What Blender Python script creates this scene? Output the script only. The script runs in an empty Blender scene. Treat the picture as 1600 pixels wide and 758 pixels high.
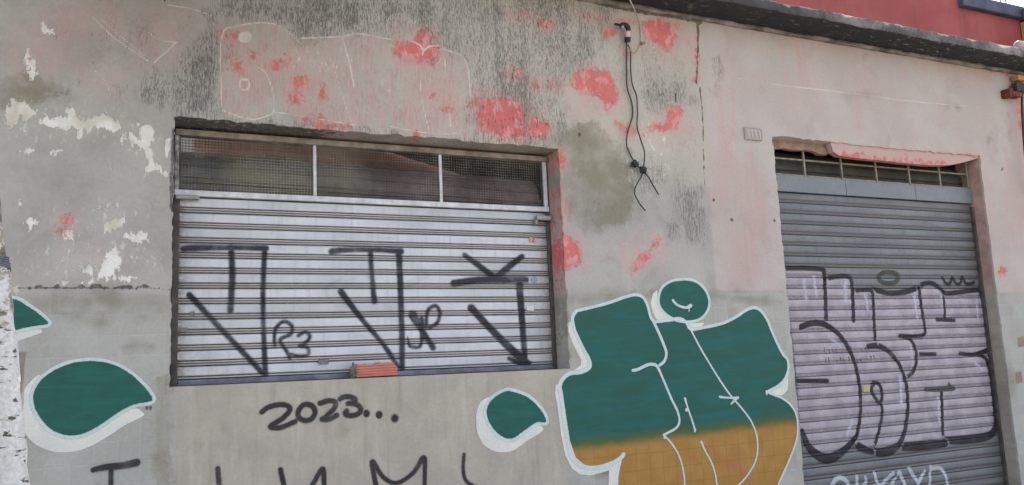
import bpy, bmesh, math, random
import numpy as np
from mathutils import Vector, Matrix

random.seed(7)
rng = np.random.default_rng(11)
sc = bpy.context.scene

# ------------------------------------------------------------------ camera, sky, sun, exposure
YAW, PIT, ROL = 0.44463727, 0.14708492, -0.04323157
CAM = np.array([0.0, -5.4, 1.6]); F = 1300.0
_fw = np.array([math.sin(YAW)*math.cos(PIT), math.cos(YAW)*math.cos(PIT), math.sin(PIT)])
_r = np.array([math.cos(YAW), -math.sin(YAW), 0.0]); _u = np.cross(_r, _fw)
CR = _r*math.cos(ROL)+_u*math.sin(ROL); CU = -_r*math.sin(ROL)+_u*math.cos(ROL)
cd = bpy.data.cameras.new('camera'); cam = bpy.data.objects.new('camera', cd)
sc.collection.objects.link(cam)
cd.sensor_width = 36.0; cd.lens = F/1600*36; cd.clip_start = 0.05; cd.clip_end = 2000
cam.matrix_world = Matrix(((CR[0], CU[0], -_fw[0], CAM[0]), (CR[1], CU[1], -_fw[1], CAM[1]),
                           (CR[2], CU[2], -_fw[2], CAM[2]), (0, 0, 0, 1)))
sc.camera = cam

SUN_EL, SUN_AZ = math.radians(61), math.radians(40)      # azimuth from +Y (behind the shop) towards +X
w = bpy.data.worlds.new('World'); sc.world = w; w.use_nodes = True
wn = w.node_tree; bg = wn.nodes['Background']
sky = wn.nodes.new('ShaderNodeTexSky'); sky.sky_type = 'NISHITA'; sky.sun_disc = False
sky.sun_elevation = SUN_EL; sky.sun_rotation = SUN_AZ; sky.air_density = 1.0; sky.dust_density = 2.5; sky.ozone_density = 1.0
hs = wn.nodes.new('ShaderNodeHueSaturation'); hs.inputs['Saturation'].default_value = 0.42
wn.links.new(sky.outputs[0], hs.inputs['Color']); wn.links.new(hs.outputs[0], bg.inputs['Color'])
bg.inputs['Strength'].default_value = 0.13
sd = bpy.data.lights.new('sun', 'SUN'); sd.energy = 4.0; sd.angle = math.radians(0.5); sd.color = (1.0, 0.95, 0.88)
sun = bpy.data.objects.new('sun', sd); sc.collection.objects.link(sun)
_sd = Vector((math.sin(SUN_AZ)*math.cos(SUN_EL), math.cos(SUN_AZ)*math.cos(SUN_EL), math.sin(SUN_EL)))
sun.rotation_euler = _sd.to_track_quat('Z', 'Y').to_euler()
sc.view_settings.view_transform = 'Standard'; sc.view_settings.look = 'None'
sc.view_settings.gamma = 1.0; sc.view_settings.use_curve_mapping = False
sc.view_settings.exposure = 1.82

# ------------------------------------------------------------------ small tools
def up(pt, y=0.0):
    """A point of the photograph carried to the vertical plane at depth y: real X and Z there."""
    d = CR*(pt[0]-800)/F + CU*(379-pt[1])/F + _fw
    t = (y-CAM[1])/d[1]
    return np.array([CAM[0]+d[0]*t, CAM[2]+d[2]*t])
def ups(pts, y=0.0): return np.array([up(p, y) for p in pts])
def pscale(pt, y=0.0): return abs(up((pt[0], pt[1]-1), y)[1]-up(pt, y)[1])
def S(r, g, b, k=1.0):
    f = lambda c: ((c/255)/12.92 if c/255 <= .04045 else ((c/255+.055)/1.055)**2.4)*k
    return (f(r), f(g), f(b), 1.0)

def spline(P, n=8, closed=False):
    P = np.asarray(P, float); m = len(P)
    if m < 3: return P
    out = []
    segs = m if closed else m-1
    for i in range(segs):
        if closed: p0, p1, p2, p3 = P[(i-1) % m], P[i], P[(i+1) % m], P[(i+2) % m]
        else: p0, p1, p2, p3 = P[max(i-1, 0)], P[i], P[i+1], P[min(i+2, m-1)]
        t = np.linspace(0, 1, n, endpoint=False)[:, None]
        out.append(.5*((2*p1)+(-p0+p2)*t+(2*p0-5*p1+4*p2-p3)*t*t+(-p0+3*p1-3*p2+p3)*t**3))
    if not closed: out.append(P[-1:])
    return np.concatenate(out)

def d_line(GX, GZ, L, wd):
    """width - distance to a polyline with per-vertex half widths (positive inside)"""
    best = np.full(GX.shape, -1e3)
    for i in range(len(L)-1):
        a, b = L[i], L[i+1]; ab = b-a; q = max(ab@ab, 1e-12)
        t = np.clip(((GX-a[0])*ab[0]+(GZ-a[1])*ab[1])/q, 0, 1)
        d = np.hypot(GX-a[0]-t*ab[0], GZ-a[1]-t*ab[1])
        best = np.maximum(best, wd[i]+(wd[i+1]-wd[i])*t-d)
    return best
def d_poly(GX, GZ, L):
    inside = np.zeros(GX.shape, bool); dist = np.full(GX.shape, 1e3); n = len(L)
    for i in range(n):
        a, b = L[i], L[(i+1) % n]; ab = b-a; q = max(ab@ab, 1e-12)
        t = np.clip(((GX-a[0])*ab[0]+(GZ-a[1])*ab[1])/q, 0, 1)
        dist = np.minimum(dist, np.hypot(GX-a[0]-t*ab[0], GZ-a[1]-t*ab[1]))
        if a[1] != b[1]:
            c = ((a[1] > GZ) != (b[1] > GZ)) & (GX < (b[0]-a[0])*(GZ-a[1])/(b[1]-a[1])+a[0])
            inside ^= c
    return np.where(inside, dist, -dist)

_lat = rng.random((256, 256))
def vnoise(x, z):
    xi, zi = np.floor(x).astype(int), np.floor(z).astype(int); fx, fz = x-xi, z-zi
    fx = fx*fx*(3-2*fx); fz = fz*fz*(3-2*fz)
    g = lambda i, j: _lat[i & 255, j & 255]
    return (g(xi, zi)*(1-fx)+g(xi+1, zi)*fx)*(1-fz)+(g(xi, zi+1)*(1-fx)+g(xi+1, zi+1)*fx)*fz
def fnoise(x, z, s, o=3):
    r = 0; a = .5
    for k in range(o): r = r+a*(vnoise(x*s*2**k+17*k, z*s*2**k+5*k)-.5); a *= .5
    return r

# shape spec: ('l', pts, width_px[list]) a stroke; ('p', pts) a polygon; coordinates are photo pixels, turned to metres on plane y
class Shape:
    def __init__(s, kind, pts, wpx=None, y=0.0, smooth=True, n=6):
        s.kind = kind
        pts = [tuple(p) for p in pts]
        if kind == 'l':
            wl = wpx if isinstance(wpx, (list, tuple)) else [wpx]*len(pts)
            D = np.array([(*up(p, y), .5*wl[i]*pscale(p, y)) for i, p in enumerate(pts)])
            if len(D) == 1: D = np.vstack([D, D+[1e-4, 0, 0]])
            D = spline(D, n) if smooth else D
            s.L = D[:, :2]; s.w = D[:, 2]; m = s.w.max()
        else:
            D = ups(pts, y); s.L = spline(D, n, True) if smooth else D; m = 0
        s.lo = s.L.min(0)-m; s.hi = s.L.max(0)+m
    def sdf(s, GX, GZ): return d_line(GX, GZ, s.L, s.w) if s.kind == 'l' else d_poly(GX, GZ, s.L)
def field(shapes, GX, GZ, margin=.12, init=-.5):
    """max of the shapes' signed distances on a grid GX[i,j], GZ[i,j] (separable: rows of X, columns of Z)"""
    out = np.full(GX.shape, init); xs = GX[:, 0]; zs = GZ[0, :]
    for s in shapes:
        i0, i1 = np.searchsorted(xs, s.lo[0]-margin), np.searchsorted(xs, s.hi[0]+margin)
        j0, j1 = np.searchsorted(zs, s.lo[1]-margin), np.searchsorted(zs, s.hi[1]+margin)
        if i1 <= i0 or j1 <= j0: continue
        out[i0:i1, j0:j1] = np.maximum(out[i0:i1, j0:j1], s.sdf(GX[i0:i1, j0:j1], GZ[i0:i1, j0:j1]))
    return out
def st(pts, wpx, y=0.0, smooth=True): return Shape('l', pts, wpx, y, smooth)
def pg(pts, y=0.0, smooth=True): return Shape('p', pts, None, y, smooth)
def ell(cx, cy, rx, ry, y=0.0, rot=0.0):
    a = np.linspace(0, 2*np.pi, 20, endpoint=False); c, s = math.cos(rot), math.sin(rot)
    return Shape('p', [(cx+rx*math.cos(t)*c-ry*math.sin(t)*s, cy+rx*math.cos(t)*s+ry*math.sin(t)*c) for t in a], None, y, False)

# ------------------------------------------------------------------ objects
def link(o): sc.collection.objects.link(o); return o
def thing(name, label, cat, loc=(0, 0, 0), group=None):
    o = link(bpy.data.objects.new(name, None)); o.location = loc; o.empty_display_size = .1
    o['label'] = label; o['category'] = cat
    if group: o['group'] = group
    return o
def wloc(o):
    v = Vector((0, 0, 0))
    while o is not None: v = v+Vector(o.location); o = o.parent
    return v
def mesh_np(name, V, Fq, mat, parent=None, attrs=None, smooth=False, label=None):
    """V in world metres; Fq int array (n,4) or (n,3)"""
    V = np.asarray(V, np.float32); Fq = np.asarray(Fq, np.int32); k = Fq.shape[1]
    if parent is not None: V = V-np.array(wloc(parent), np.float32)
    me = bpy.data.meshes.new(name)
    me.vertices.add(len(V)); me.vertices.foreach_set('co', V.ravel())
    me.loops.add(Fq.size); me.loops.foreach_set('vertex_index', Fq.ravel())
    me.polygons.add(len(Fq)); me.polygons.foreach_set('loop_start', np.arange(len(Fq), dtype=np.int32)*k)
    me.polygons.foreach_set('loop_total', np.full(len(Fq), k, np.int32))
    if smooth: me.polygons.foreach_set('use_smooth', np.ones(len(Fq), bool))
    for an, a in (attrs or {}).items():
        at = me.attributes.new(an, 'FLOAT_COLOR', 'POINT')
        c = np.zeros((len(V), 4), np.float32); c[:, :a.shape[1]] = a
        at.data.foreach_set('color', c.ravel())
    me.update(calc_edges=True); me.validate()
    me.materials.append(mat)
    o = link(bpy.data.objects.new(name, me)); o.parent = parent
    if label: o['label'] = label
    return o
def obj(name, bm, mat, parent=None, smooth=False, label=None):
    """a bmesh given in world metres becomes one object under its parent"""
    if parent is not None: bmesh.ops.translate(bm, verts=bm.verts, vec=-wloc(parent))
    bmesh.ops.recalc_face_normals(bm, faces=bm.faces)
    me = bpy.data.meshes.new(name); bm.to_mesh(me); bm.free()
    if smooth:
        for p in me.polygons: p.use_smooth = True
    me.materials.append(mat)
    o = link(bpy.data.objects.new(name, me)); o.parent = parent
    if label: o['label'] = label
    return o
def box(bm, x0, x1, y0, y1, z0, z1, bev=0.0):
    r = bmesh.ops.create_cube(bm, size=1.0); vs = r['verts']
    for v in vs: v.co = Vector((x0+(v.co.x+.5)*(x1-x0), y0+(v.co.y+.5)*(y1-y0), z0+(v.co.z+.5)*(z1-z0)))
    if bev > 0:
        es = list({e for v in vs for e in v.link_edges})
        bmesh.ops.bevel(bm, geom=es, offset=bev, segments=2, affect='EDGES', profile=.5)
    return bm
def tube(bm, pts, rad, n=8):
    P = [Vector(p) for p in pts]; R = rad if isinstance(rad, (list, tuple, np.ndarray)) else [rad]*len(P)
    rings = []; ref = None
    for i, p in enumerate(P):
        t = (P[min(i+1, len(P)-1)]-P[max(i-1, 0)]).normalized()
        if ref is None: ref = t.orthogonal().normalized()
        a = (ref-t*ref.dot(t)).normalized(); ref = a; b = t.cross(a)
        rings.append([bm.verts.new(p+(a*math.cos(2*math.pi*k/n)+b*math.sin(2*math.pi*k/n))*R[i]) for k in range(n)])
    for r0, r1 in zip(rings, rings[1:]):
        for k in range(n): bm.faces.new((r0[k], r0[(k+1) % n], r1[(k+1) % n], r1[k]))
    bm.faces.new(rings[0][::-1]); bm.faces.new(rings[-1])
    return bm
def prism(bm, poly, y0, y1):
    """polygon of (X,Z) extruded from depth y0 to y1"""
    a = [bm.verts.new((p[0], y0, p[1])) for p in poly]; b = [bm.verts.new((p[0], y1, p[1])) for p in poly]
    n = len(poly)
    bm.faces.new(a); bm.faces.new(b[::-1])
    for i in range(n): bm.faces.new((a[i], b[i], b[(i+1) % n], a[(i+1) % n]))
    return bm

# ------------------------------------------------------------------ material helper
class NT:
    def __init__(s, name, rough=.85, spec=.3):
        s.m = bpy.data.materials.new(name); s.m.use_nodes = True
        s.t = s.m.node_tree; s.b = s.t.nodes['Principled BSDF']; s.out = s.t.nodes['Material Output']
        s.b.inputs['Roughness'].default_value = rough; s.b.inputs['Specular IOR Level'].default_value = spec
        s.pos = s.n('ShaderNodeNewGeometry').outputs['Position']
    def n(s, k, **kw):
        x = s.t.nodes.new(k)
        for a, v in kw.items(): setattr(x, a, v)
        return x
    def put(s, sock, v):
        if hasattr(v, 'is_linked') or isinstance(v, bpy.types.NodeSocket): s.t.links.new(v, sock)
        else: sock.default_value = v
    def sc(s, x, y, z, off=(0, 0, 0)):
        k = s.n('ShaderNodeMapping'); k.inputs['Scale'].default_value = (x, y, z); k.inputs['Location'].default_value = off
        s.put(k.inputs['Vector'], s.pos); return k.outputs[0]
    def noise(s, v, scale=1.0, det=3.0, rough=.55, dist=0.0):
        k = s.n('ShaderNodeTexNoise'); s.put(k.inputs['Vector'], v); k.inputs['Scale'].default_value = scale
        k.inputs['Detail'].default_value = det; k.inputs['Roughness'].default_value = rough; k.inputs['Distortion'].default_value = dist
        return k.outputs['Fac']
    def vor(s, v, scale=1.0, feat='F1'):
        k = s.n('ShaderNodeTexVoronoi', feature=feat); s.put(k.inputs['Vector'], v); k.inputs['Scale'].default_value = scale
        return k.outputs['Distance']
    def M(s, op, a, b=0.0, c=None):
        k = s.n('ShaderNodeMath', operation=op); s.put(k.inputs[0], a); s.put(k.inputs[1], b)
        if c is not None: s.put(k.inputs[2], c)
        return k.outputs[0]
    def ss(s, x, lo, hi, a=0.0, b=1.0):
        k = s.n('ShaderNodeMapRange', interpolation_type='SMOOTHSTEP')
        s.put(k.inputs['Value'], x); s.put(k.inputs['From Min'], lo); s.put(k.inputs['From Max'], hi)
        k.inputs['To Min'].default_value = a; k.inputs['To Max'].default_value = b
        return k.outputs['Result']
    def mix(s, f, a, b, mode='MIX'):
        k = s.n('ShaderNodeMix', data_type='RGBA', blend_type=mode)
        s.put(k.inputs[0], f); s.put(k.inputs[6], a); s.put(k.inputs[7], b); return k.outputs[2]
    def attr(s, name):
        k = s.n('ShaderNodeAttribute', attribute_name=name); c = s.n('ShaderNodeSeparateColor')
        s.t.links.new(k.outputs['Color'], c.inputs[0])
        return [c.outputs[0], c.outputs[1], c.outputs[2], k.outputs['Alpha']]
    def xyz(s):
        k = s.n('ShaderNodeSeparateXYZ'); s.put(k.inputs[0], s.pos); return k.outputs
    def col(s, c): s.put(s.b.inputs['Base Color'], c); return s
    def bump(s, h, strength=.3, dist=.01):
        k = s.n('ShaderNodeBump'); k.inputs['Strength'].default_value = strength; k.inputs['Distance'].default_value = dist
        s.put(k.inputs['Height'], h); s.put(s.b.inputs['Normal'], k.outputs[0]); return s
    def alpha(s, a):
        tr = s.n('ShaderNodeBsdfTransparent'); mx = s.n('ShaderNodeMixShader')
        s.put(mx.inputs[0], a); s.t.links.new(tr.outputs[0], mx.inputs[1]); s.t.links.new(s.b.outputs[0], mx.inputs[2])
        s.t.links.new(mx.outputs[0], s.out.inputs['Surface']); return s
def plain(name, c, rough=.7, var=.25, scale=8.0, c2=None, metal=0.0, grain=60.0):
    k = NT(name, rough); a = k.noise(k.sc(1, 1, 1), scale, 5, .6); g = k.noise(k.sc(1, 1, 1), grain, 3, .6)
    dark = tuple(x*(1-var) for x in c[:3])+(1,)
    col = k.mix(k.ss(a, .3, .7), c2 if c2 else dark, c)
    col = k.mix(k.ss(g, .35, .75, 0, .45), col, dark)
    k.col(col); k.b.inputs['Metallic'].default_value = metal
    k.bump(g, .2, .004); return k.m

# ------------------------------------------------------------------ ground and street
def sheet(name, x0, x1, y0, y1, z, m):
    bm = bmesh.new(); vs = [bm.verts.new(p) for p in ((x0, y0, z), (x1, y0, z), (x1, y1, z), (x0, y1, z))]; bm.faces.new(vs)
    o = obj(name, bm, m); o['kind'] = 'structure'; return o
k = NT('asphalt_mat', .9); n1 = k.noise(k.sc(1, 1, 1), 1.2, 5); n2 = k.noise(k.sc(1, 1, 1), 90, 3)
k.col(k.mix(k.ss(n1, .3, .7), S(92, 90, 87), S(112, 109, 104))); k.bump(n2, .5, .01); m_asph = k.m
k = NT('sidewalk_mat', .9); n1 = k.noise(k.sc(1, 1, 1), 2, 5); n2 = k.noise(k.sc(1, 1, 1), 40, 3)
br = k.n('ShaderNodeTexBrick'); k.put(br.inputs['Vector'], k.pos); br.offset = 0; br.inputs['Scale'].default_value = 1.0
br.inputs['Brick Width'].default_value = .8; br.inputs['Row Height'].default_value = .8; br.inputs['Mortar Size'].default_value = .008
br.inputs['Color1'].default_value = S(178, 172, 162); br.inputs['Color2'].default_value = S(170, 164, 154); br.inputs['Mortar'].default_value = S(90, 86, 80)
k.col(k.mix(k.ss(n1, .35, .7, 0, .6), br.outputs['Color'], S(140, 134, 125))); k.bump(n2, .3, .005); m_walk = k.m
m_kerb = plain('kerb_mat', S(165, 162, 155), .85)
sheet('ground', -400, 400, -400, 400, -.15, plain('earth_mat', S(150, 138, 120), .95, .3, .6))
sheet('road', -120, 120, -9.6, -2.45, -.12, m_asph)
def slab(name, x0, x1, y0, y1, z0, z1, m):
    bm = bmesh.new(); box(bm, x0, x1, y0, y1, z0, z1, .01); o = obj(name, bm, m); o['kind'] = 'structure'
slab('sidewalk', -60, 60, -2.3, -.02, -.14, 0.0, m_walk)
slab('kerb', -60, 60, -2.45, -2.305, -.14, .008, m_kerb)
slab('sidewalk', -60, 60, -13, -9.75, -.14, 0.0, m_walk)

# ------------------------------------------------------------------ the shop: wall with two openings
OP = [(.288, 2.995, 1.562, 3.215), (5.15, 7.865, 0.0, 3.487)]   # window, shop door
WD, DD = .20, .16                                            # recess depth of the two shutters
shop = thing('shop_building', 'run-down single-storey shop front of peeling grey plaster with two roller shutters', 'building', (4.0, 0, 0))

def ydisp(x, z): return .006*fnoise(x, z, 1.3, 2)+.0025*fnoise(x, z, 6, 2)
def edgewarp(x, z):
    """chips and wobble along the edges of the openings"""
    dx = np.zeros_like(x); dz = np.zeros_like(z)
    for (a, b, c, d) in OP:
        n1 = fnoise(z*1.0+3, z*0+a, 9, 4)*.05; n2 = fnoise(x*1.0+9, x*0+c, 7, 4)*.07
        inz = (z > c-.03) & (z < d+.03); inx = (x > a-.03) & (x < b+.03)
        dx = dx+np.where(inz, -np.abs(n1)*np.exp(-np.abs(x-a)/.02), 0)+np.where(inz, np.abs(n1)*np.exp(-np.abs(x-b)/.02), 0)
        dz = dz+np.where(inx, np.abs(n2)*.8*np.exp(-np.abs(z-d)/.025), 0)
    return x+dx, z+dz

def P(*a): return list(a)
c5 = lambda *p: [(x/1.995, 378+y/1.995) for x, y in p]
c6 = lambda *p: [(400+x/1.995, 378+y/1.995) for x, y in p]
P7 = lambda *p: [(800+x/1.995, 378+y/1.995) for x, y in p]
P8 = lambda *p: [(1200+x/1.995, 378+y/1.995) for x, y in p]
Q = lambda *p: [(880+x/3.829, 560+y/3.829) for x, y in p]
c1 = lambda *p: [(x/1.995, y/1.995) for x, y in p]
c2 = lambda *p: [(400+x/1.995, y/1.995) for x, y in p]
c3 = lambda *p: [(800+x/1.995, y/1.995) for x, y in p]
c4 = lambda *p: [(1200+x/1.995, y/1.995) for x, y in p]

# --- what is on the plaster: each list is one layer of old paint, mould, patching or wear
RED = [ell(441, 98, 17, 9), ell(462, 153, 13, 9), ell(470, 130, 8, 12), ell(504, 142, 6, 14), ell(650, 80, 38, 17), ell(663, 60, 15, 12), ell(676, 88, 10, 14),
       ell(676, 152, 6, 7), ell(783, 182, 38, 30), ell(752, 160, 14, 7), ell(800, 205, 28, 14), ell(851, 37, 12, 6), ell(840, 200, 20, 16),
       ell(806, 116, 12, 5), ell(864, 136, 7, 5), ell(838, 133, 5, 4), pg(c3((185, 250), (235, 215), (300, 225), (330, 290), (300, 350), (270, 300), (215, 295))),
       st(c3((320, 380), (350, 400), (383, 410)), [6, 10, 5]), st(c3((405, 425), (440, 400), (490, 390), (520, 350)), [3, 6, 14, 18]), ell(1053, 180, 12, 14),
       pg(c3((405, 65), (470, 55), (510, 90), (490, 155), (440, 130), (410, 105))), ell(1052, 42, 9, 6), ell(951, 51, 9, 6), st(c3((575, 175), (572, 245)), [4, 6]), st([(1088, 60), (1086, 105)], [2, 3]),
       pg([(862, 375), (895, 372), (908, 400), (895, 418), (872, 420)]), st([(872, 300), (874, 400), (873, 448)], [9, 14, 20]), ell(872, 440, 11, 16),
       st(P7((375, 88), (400, 58), (435, 25), (455, -10)), [5, 12, 10, 6]), ell(984, 85, 6, 3), ell(876, 250, 5, 14),
       ell(105, 343, 8, 6), ell(100, 360, 7, 4), ell(1566, 424, 7, 8), st([(1296, 232), (1530, 247)], [2, 2]), 
       st([(1180, 42), (1500, 100), (1590, 118)], [3, 4, 6]), st([(1589, 120), (1594, 200)], [10, 8]), st([(910, 26), (1000, 36)], [1, 1]), st([(800, 25), (830, 25)], [2, 1]),
       st(c2((150, 385), (210, 395), (290, 395)), 4), ell(505, 187, 8, 7), ell(480, 185, 10, 5), ell(650, 212, 5, 4), ell(700, 170, 9, 5), ell(735, 163, 10, 4), ell(372, 105, 6, 8), ell(395, 85, 5, 6), ell(360, 55, 14, 4)]
PINK = [ell(1136, 431, 16, 10), ell(1185, 424, 24, 10), ell(120, 40, 90, 50), ell(250, 60, 60, 60), ell(90, 110, 80, 25), ell(441, 110, 60, 40), ell(660, 90, 60, 40), ell(790, 180, 75, 55), ell(390, 120, 45, 55), ell(80, 60, 60, 60), ell(35, 90, 40, 40), ell(160, 40, 40, 20), ell(930, 150, 60, 45), ell(1040, 65, 60, 40), ell(1040, 200, 60, 35), ell(985, 210, 50, 20),
        ell(890, 395, 45, 45), ell(1000, 400, 50, 40), ell(1170, 340, 40, 110), ell(1130, 200, 30, 150), ell(1590, 250, 25, 140), ell(1330, 70, 150, 25), ell(1500, 110, 90, 25), ell(170, 130, 40, 30), ell(150, 400, 60, 20), ell(1345, 130, 18, 90), ell(1250, 100, 30, 80), ell(560, 150, 25, 60), ell(1541, 330, 14, 110), ell(880, 330, 14, 80), ell(1480, 330, 60, 60), ell(680, 150, 50, 55), ell(500, 110, 40, 50)]
CHIP = [pg(c1((20, 345), (45, 318), (80, 318), (110, 345), (95, 370), (60, 378), (35, 405), (20, 390))), pg(c1((125, 370), (200, 365), (215, 342), (240, 350), (260, 370), (330, 358), (380, 390), (360, 410), (290, 400), (265, 410), (255, 435), (240, 425), (240, 400), (150, 405))),
        pg(c1((375, 440), (405, 415), (430, 425), (440, 390), (470, 395), (490, 410), (470, 440), (480, 490), (520, 545), (500, 540), (455, 500), (440, 470), (410, 450))), pg(c5((300, 115), (320, 85), (330, 45), (350, 22), (378, 45), (370, 95), (340, 110))),
        pg(c1((395, 730), (455, 725), (460, 745), (430, 758), (405, 750))), pg(c1((325, 705), (350, 685), (390, 680), (385, 710), (340, 725))), ell(48, 352, 4, 9), ell(50, 350, 9, 3), ell(103, 368, 9, 8), ell(113, 385, 4, 10), ell(176, 320, 10, 3), ell(158, 325, 6, 2), ell(135, 420, 12, 8), ell(108, 390, 5, 6), ell(32, 316, 2, 6), ell(240, 262, 14, 8), ell(172, 265, 3, 8), ell(262, 230, 6, 14), ell(40, 235, 16, 2), ell(90, 237, 8, 3), ell(20, 452, 20, 5), ell(120, 442, 30, 3), ell(200, 434, 22, 3),
        pg(c1((80, 185), (90, 160), (115, 235), (100, 245), (85, 220))), pg(c1((120, 60), (140, 70), (165, 100), (150, 105), (130, 85)))]
CHIPSOFT = [pg(c2((205, 150), (230, 210), (195, 205))), pg(c2((395, 215), (430, 255), (420, 290), (400, 260))), ell(105, 355, 35, 30), ell(175, 340, 45, 25), ell(230, 240, 35, 35), ell(140, 405, 110, 32), ell(110, 195, 110, 25), ell(1010, 240, 40, 60), ell(500, 95, 60, 20)]
STREAK = [pg([(330, 30), (430, -10), (900, -10), (960, 30), (930, 90), (885, 130), (860, 230), (800, 235), (735, 205), (690, 110), (640, 60), (560, 62), (470, 60), (430, 36)]), pg([(205, 150), (262, 100), (350, 45), (352, 188), (275, 188), (262, 175)]),
          pg([(740, 10), (900, 20), (890, 110), (800, 180), (745, 160)]), pg(c3((500, 600), (525, 565), (580, 580), (605, 650), (610, 740), (500, 740), (495, 680))), ell(1040, 150, 40, 25), st([(350, 190), (500, 198), (740, 228), (860, 232)], [8, 14, 20, 14]), ell(1010, 270, 30, 25), ell(1074, 157, 12, 9), ell(1118, 120, 3, 30), ell(190, 142, 10, 8), ell(95, 140, 14, 10), ell(745, 176, 8, 10), ell(692, 177, 9, 9), ell(812, 192, 8, 12), ell(870, 195, 14, 40)]
STREAK2 = [pg([(870, 10), (1095, 30), (1092, 110), (1040, 190), (950, 130), (890, 150)]), ell(1000, 90, 50, 40), ell(800, 190, 90, 70), ell(1000, 110, 120, 90), ell(200, 60, 150, 80), ell(1070, 300, 40, 120), ell(940, 330, 120, 60)]
GHOST = [pg([(346, 60), (372, 40), (430, 38), (470, 72), (533, 56), (560, 52), (600, 62), (626, 80), (690, 74), (722, 88), (732, 110), (742, 200), (720, 216), (620, 204), (500, 188), (428, 172), (408, 186), (386, 186), (347, 172)]), ell(627, 47, 24, 25)]
_g = 2.2
GLINE = [st([(347, 170), (346, 60), (372, 40), (430, 38), (470, 68)], _g), st([(470, 60), (533, 57), (560, 53), (612, 62)], _g), st([(534, 57), (545, 95), (553, 135)], 2.6), st([(347, 172), (386, 186), (410, 184), (428, 172), (424, 135), (413, 112), (400, 103)], _g), st([(640, 63), (655, 70), (662, 78), (672, 72), (686, 72)], 3), st([(662, 78), (660, 86)], 2.5),
         st([(690, 76), (722, 88), (732, 110), (735, 150)], _g), st([(655, 120), (660, 160), (670, 202)], 1.8), st([(610, 198), (680, 210), (720, 208)], 1.8), st([(430, 175), (500, 186), (560, 197)], 1.6), st([(145, 27), (180, 60), (232, 96)], 2.4), st([(158, 30), (190, 58), (228, 88)], 1.8), st([(262, 8), (300, 14), (330, 24)], 2), st([(230, 50), (250, 62), (276, 66)], 2), st([(276, 66), (255, 85), (240, 98)], 2), st([(148, 110), (165, 128), (172, 148)], 1.8), ell(382, 132, 9, 10), ell(383, 58, 11, 9), st([(702, 175), (704, 198)], 2.4), st([(695, 92), (696, 104)], 2.4),
         st([(1205, 131), (1262, 138), (1340, 147), (1420, 158), (1530, 168)], [1, 2, 1.4, 1.6, .6]), st([(1145, 122), (1175, 124)], 1), st([(520, 100), (545, 180), (552, 195)], 1.4), st([(603, 48), (608, 28), (628, 21), (648, 30), (651, 50)], 1.4)]
GLOUT = [ell(382, 132, 6, 7)]
DAMP = [pg([(918, 225), (985, 235), (988, 330), (975, 348), (935, 330), (920, 290)]), pg(c3((170, 420), (260, 380), (290, 440), (250, 480), (200, 470))), ell(912, 270, 6, 22), pg(c1((0, 240), (150, 240), (210, 285), (120, 310), (0, 330))), st([(258, 600), (252, 680), (256, 770)], [24, 26, 24]), ell(878, 500, 9, 55), ell(870, 560, 18, 14), ell(945, 345, 20, 8)]
DAMP2 = [ell(350, 669, 7, 7), ell(304, 699, 12, 10), ell(895, 250, 70, 60), ell(935, 300, 60, 70), ell(40, 140, 60, 18), ell(95, 145, 18, 10), st([(60, 476), (160, 468), (272, 478)], [34, 40, 22]), st([(888, 470), (1010, 462), (1100, 462), (1220, 472)], [34, 22, 22, 18]), ell(158, 500, 22, 22), ell(215, 540, 22, 8), ell(1560, 600, 30, 40), ell(305, 697, 14, 10), ell(110, 490, 26, 14), ell(222, 495, 18, 8), ell(1350, 148, 26, 5), ell(1388, 220, 4, 11), ell(1480, 165, 6, 4), ell(1496, 168, 8, 5), ell(1545, 218, 7, 12), ell(1576, 178, 4, 5), ell(1577, 210, 5, 11), ell(1555, 235, 4, 8), ell(1352, 88, 5, 8), ell(1053, 50, 5, 5), ell(535, 660, 6, 25), ell(945, 735, 30, 22)]
CRACK = [st([(1091, 32), (1090, 80), (1088, 130)], [5, 2.5, 2]), st([(1093, 130), (1098, 190), (1099, 240), (1102, 300)], [.6, 1.4, 1, .2]), st([(30, 450), (150, 450), (272, 452)], [1.4, 1.4, 1]), ell(62, 448, 5, 2), ell(90, 447, 3, 2.5), ell(127, 448, 7, 3), ell(150, 447, 8, 3.5), ell(165, 450, 6, 2), ell(195, 449, 12, 2), ell(225, 447, 10, 1.5), ell(42, 451, 4, 2), st([(272, 200), (268, 300), (270, 330)], [3, 4, 3]), st([(1056, 145), (1056, 160)], [1, 2]),
         st([(275, 186), (340, 192), (480, 204), (640, 222), (780, 232), (868, 238)], [5, 5, 7, 5, 6, 3]), st([(930, 3), (990, 16), (1060, 27), (1095, 35)], [6, 6, 5, 5]), ell(1004, 68, 4, 3), ell(905, 210, 2, 3), ell(1115, 313, 2, 2), ell(1143, 344, 2, 2), ell(1210, 345, 2, 2), ell(1566, 265, 1.5, 3), ell(1165, 212, 2, 4), ell(235, 638, 2, 3), ell(229, 637, 1, 3), ell(105, 682, 3, 1.5), ell(1380, 268, 3, 2)]
BROWN = [pg([(1590, 527), (1602, 525), (1603, 541), (1591, 543)], smooth=False), pg([(1586, 582), (1596, 580), (1598, 598), (1587, 600)], smooth=False), pg([(24, 550), (42, 549), (38, 580), (36, 614), (28, 618)], smooth=False), ell(1568, 600, 0.1, 0.1), pg([(1553, 588), (1560, 590), (1577, 660), (1588, 700), (1590, 740), (1572, 740), (1565, 660)])]
SMOOTH = [pg([(1099, 36), (1100, -30), (1700, -30), (1700, 800), (1225, 800), (1225, 455), (1118, 455), (1108, 300)], smooth=False)]
CEMENT = [pg([(275, 560), (272, 820), (890, 820), (880, 560)], smooth=False)]      # newer smooth cement under the window

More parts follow.
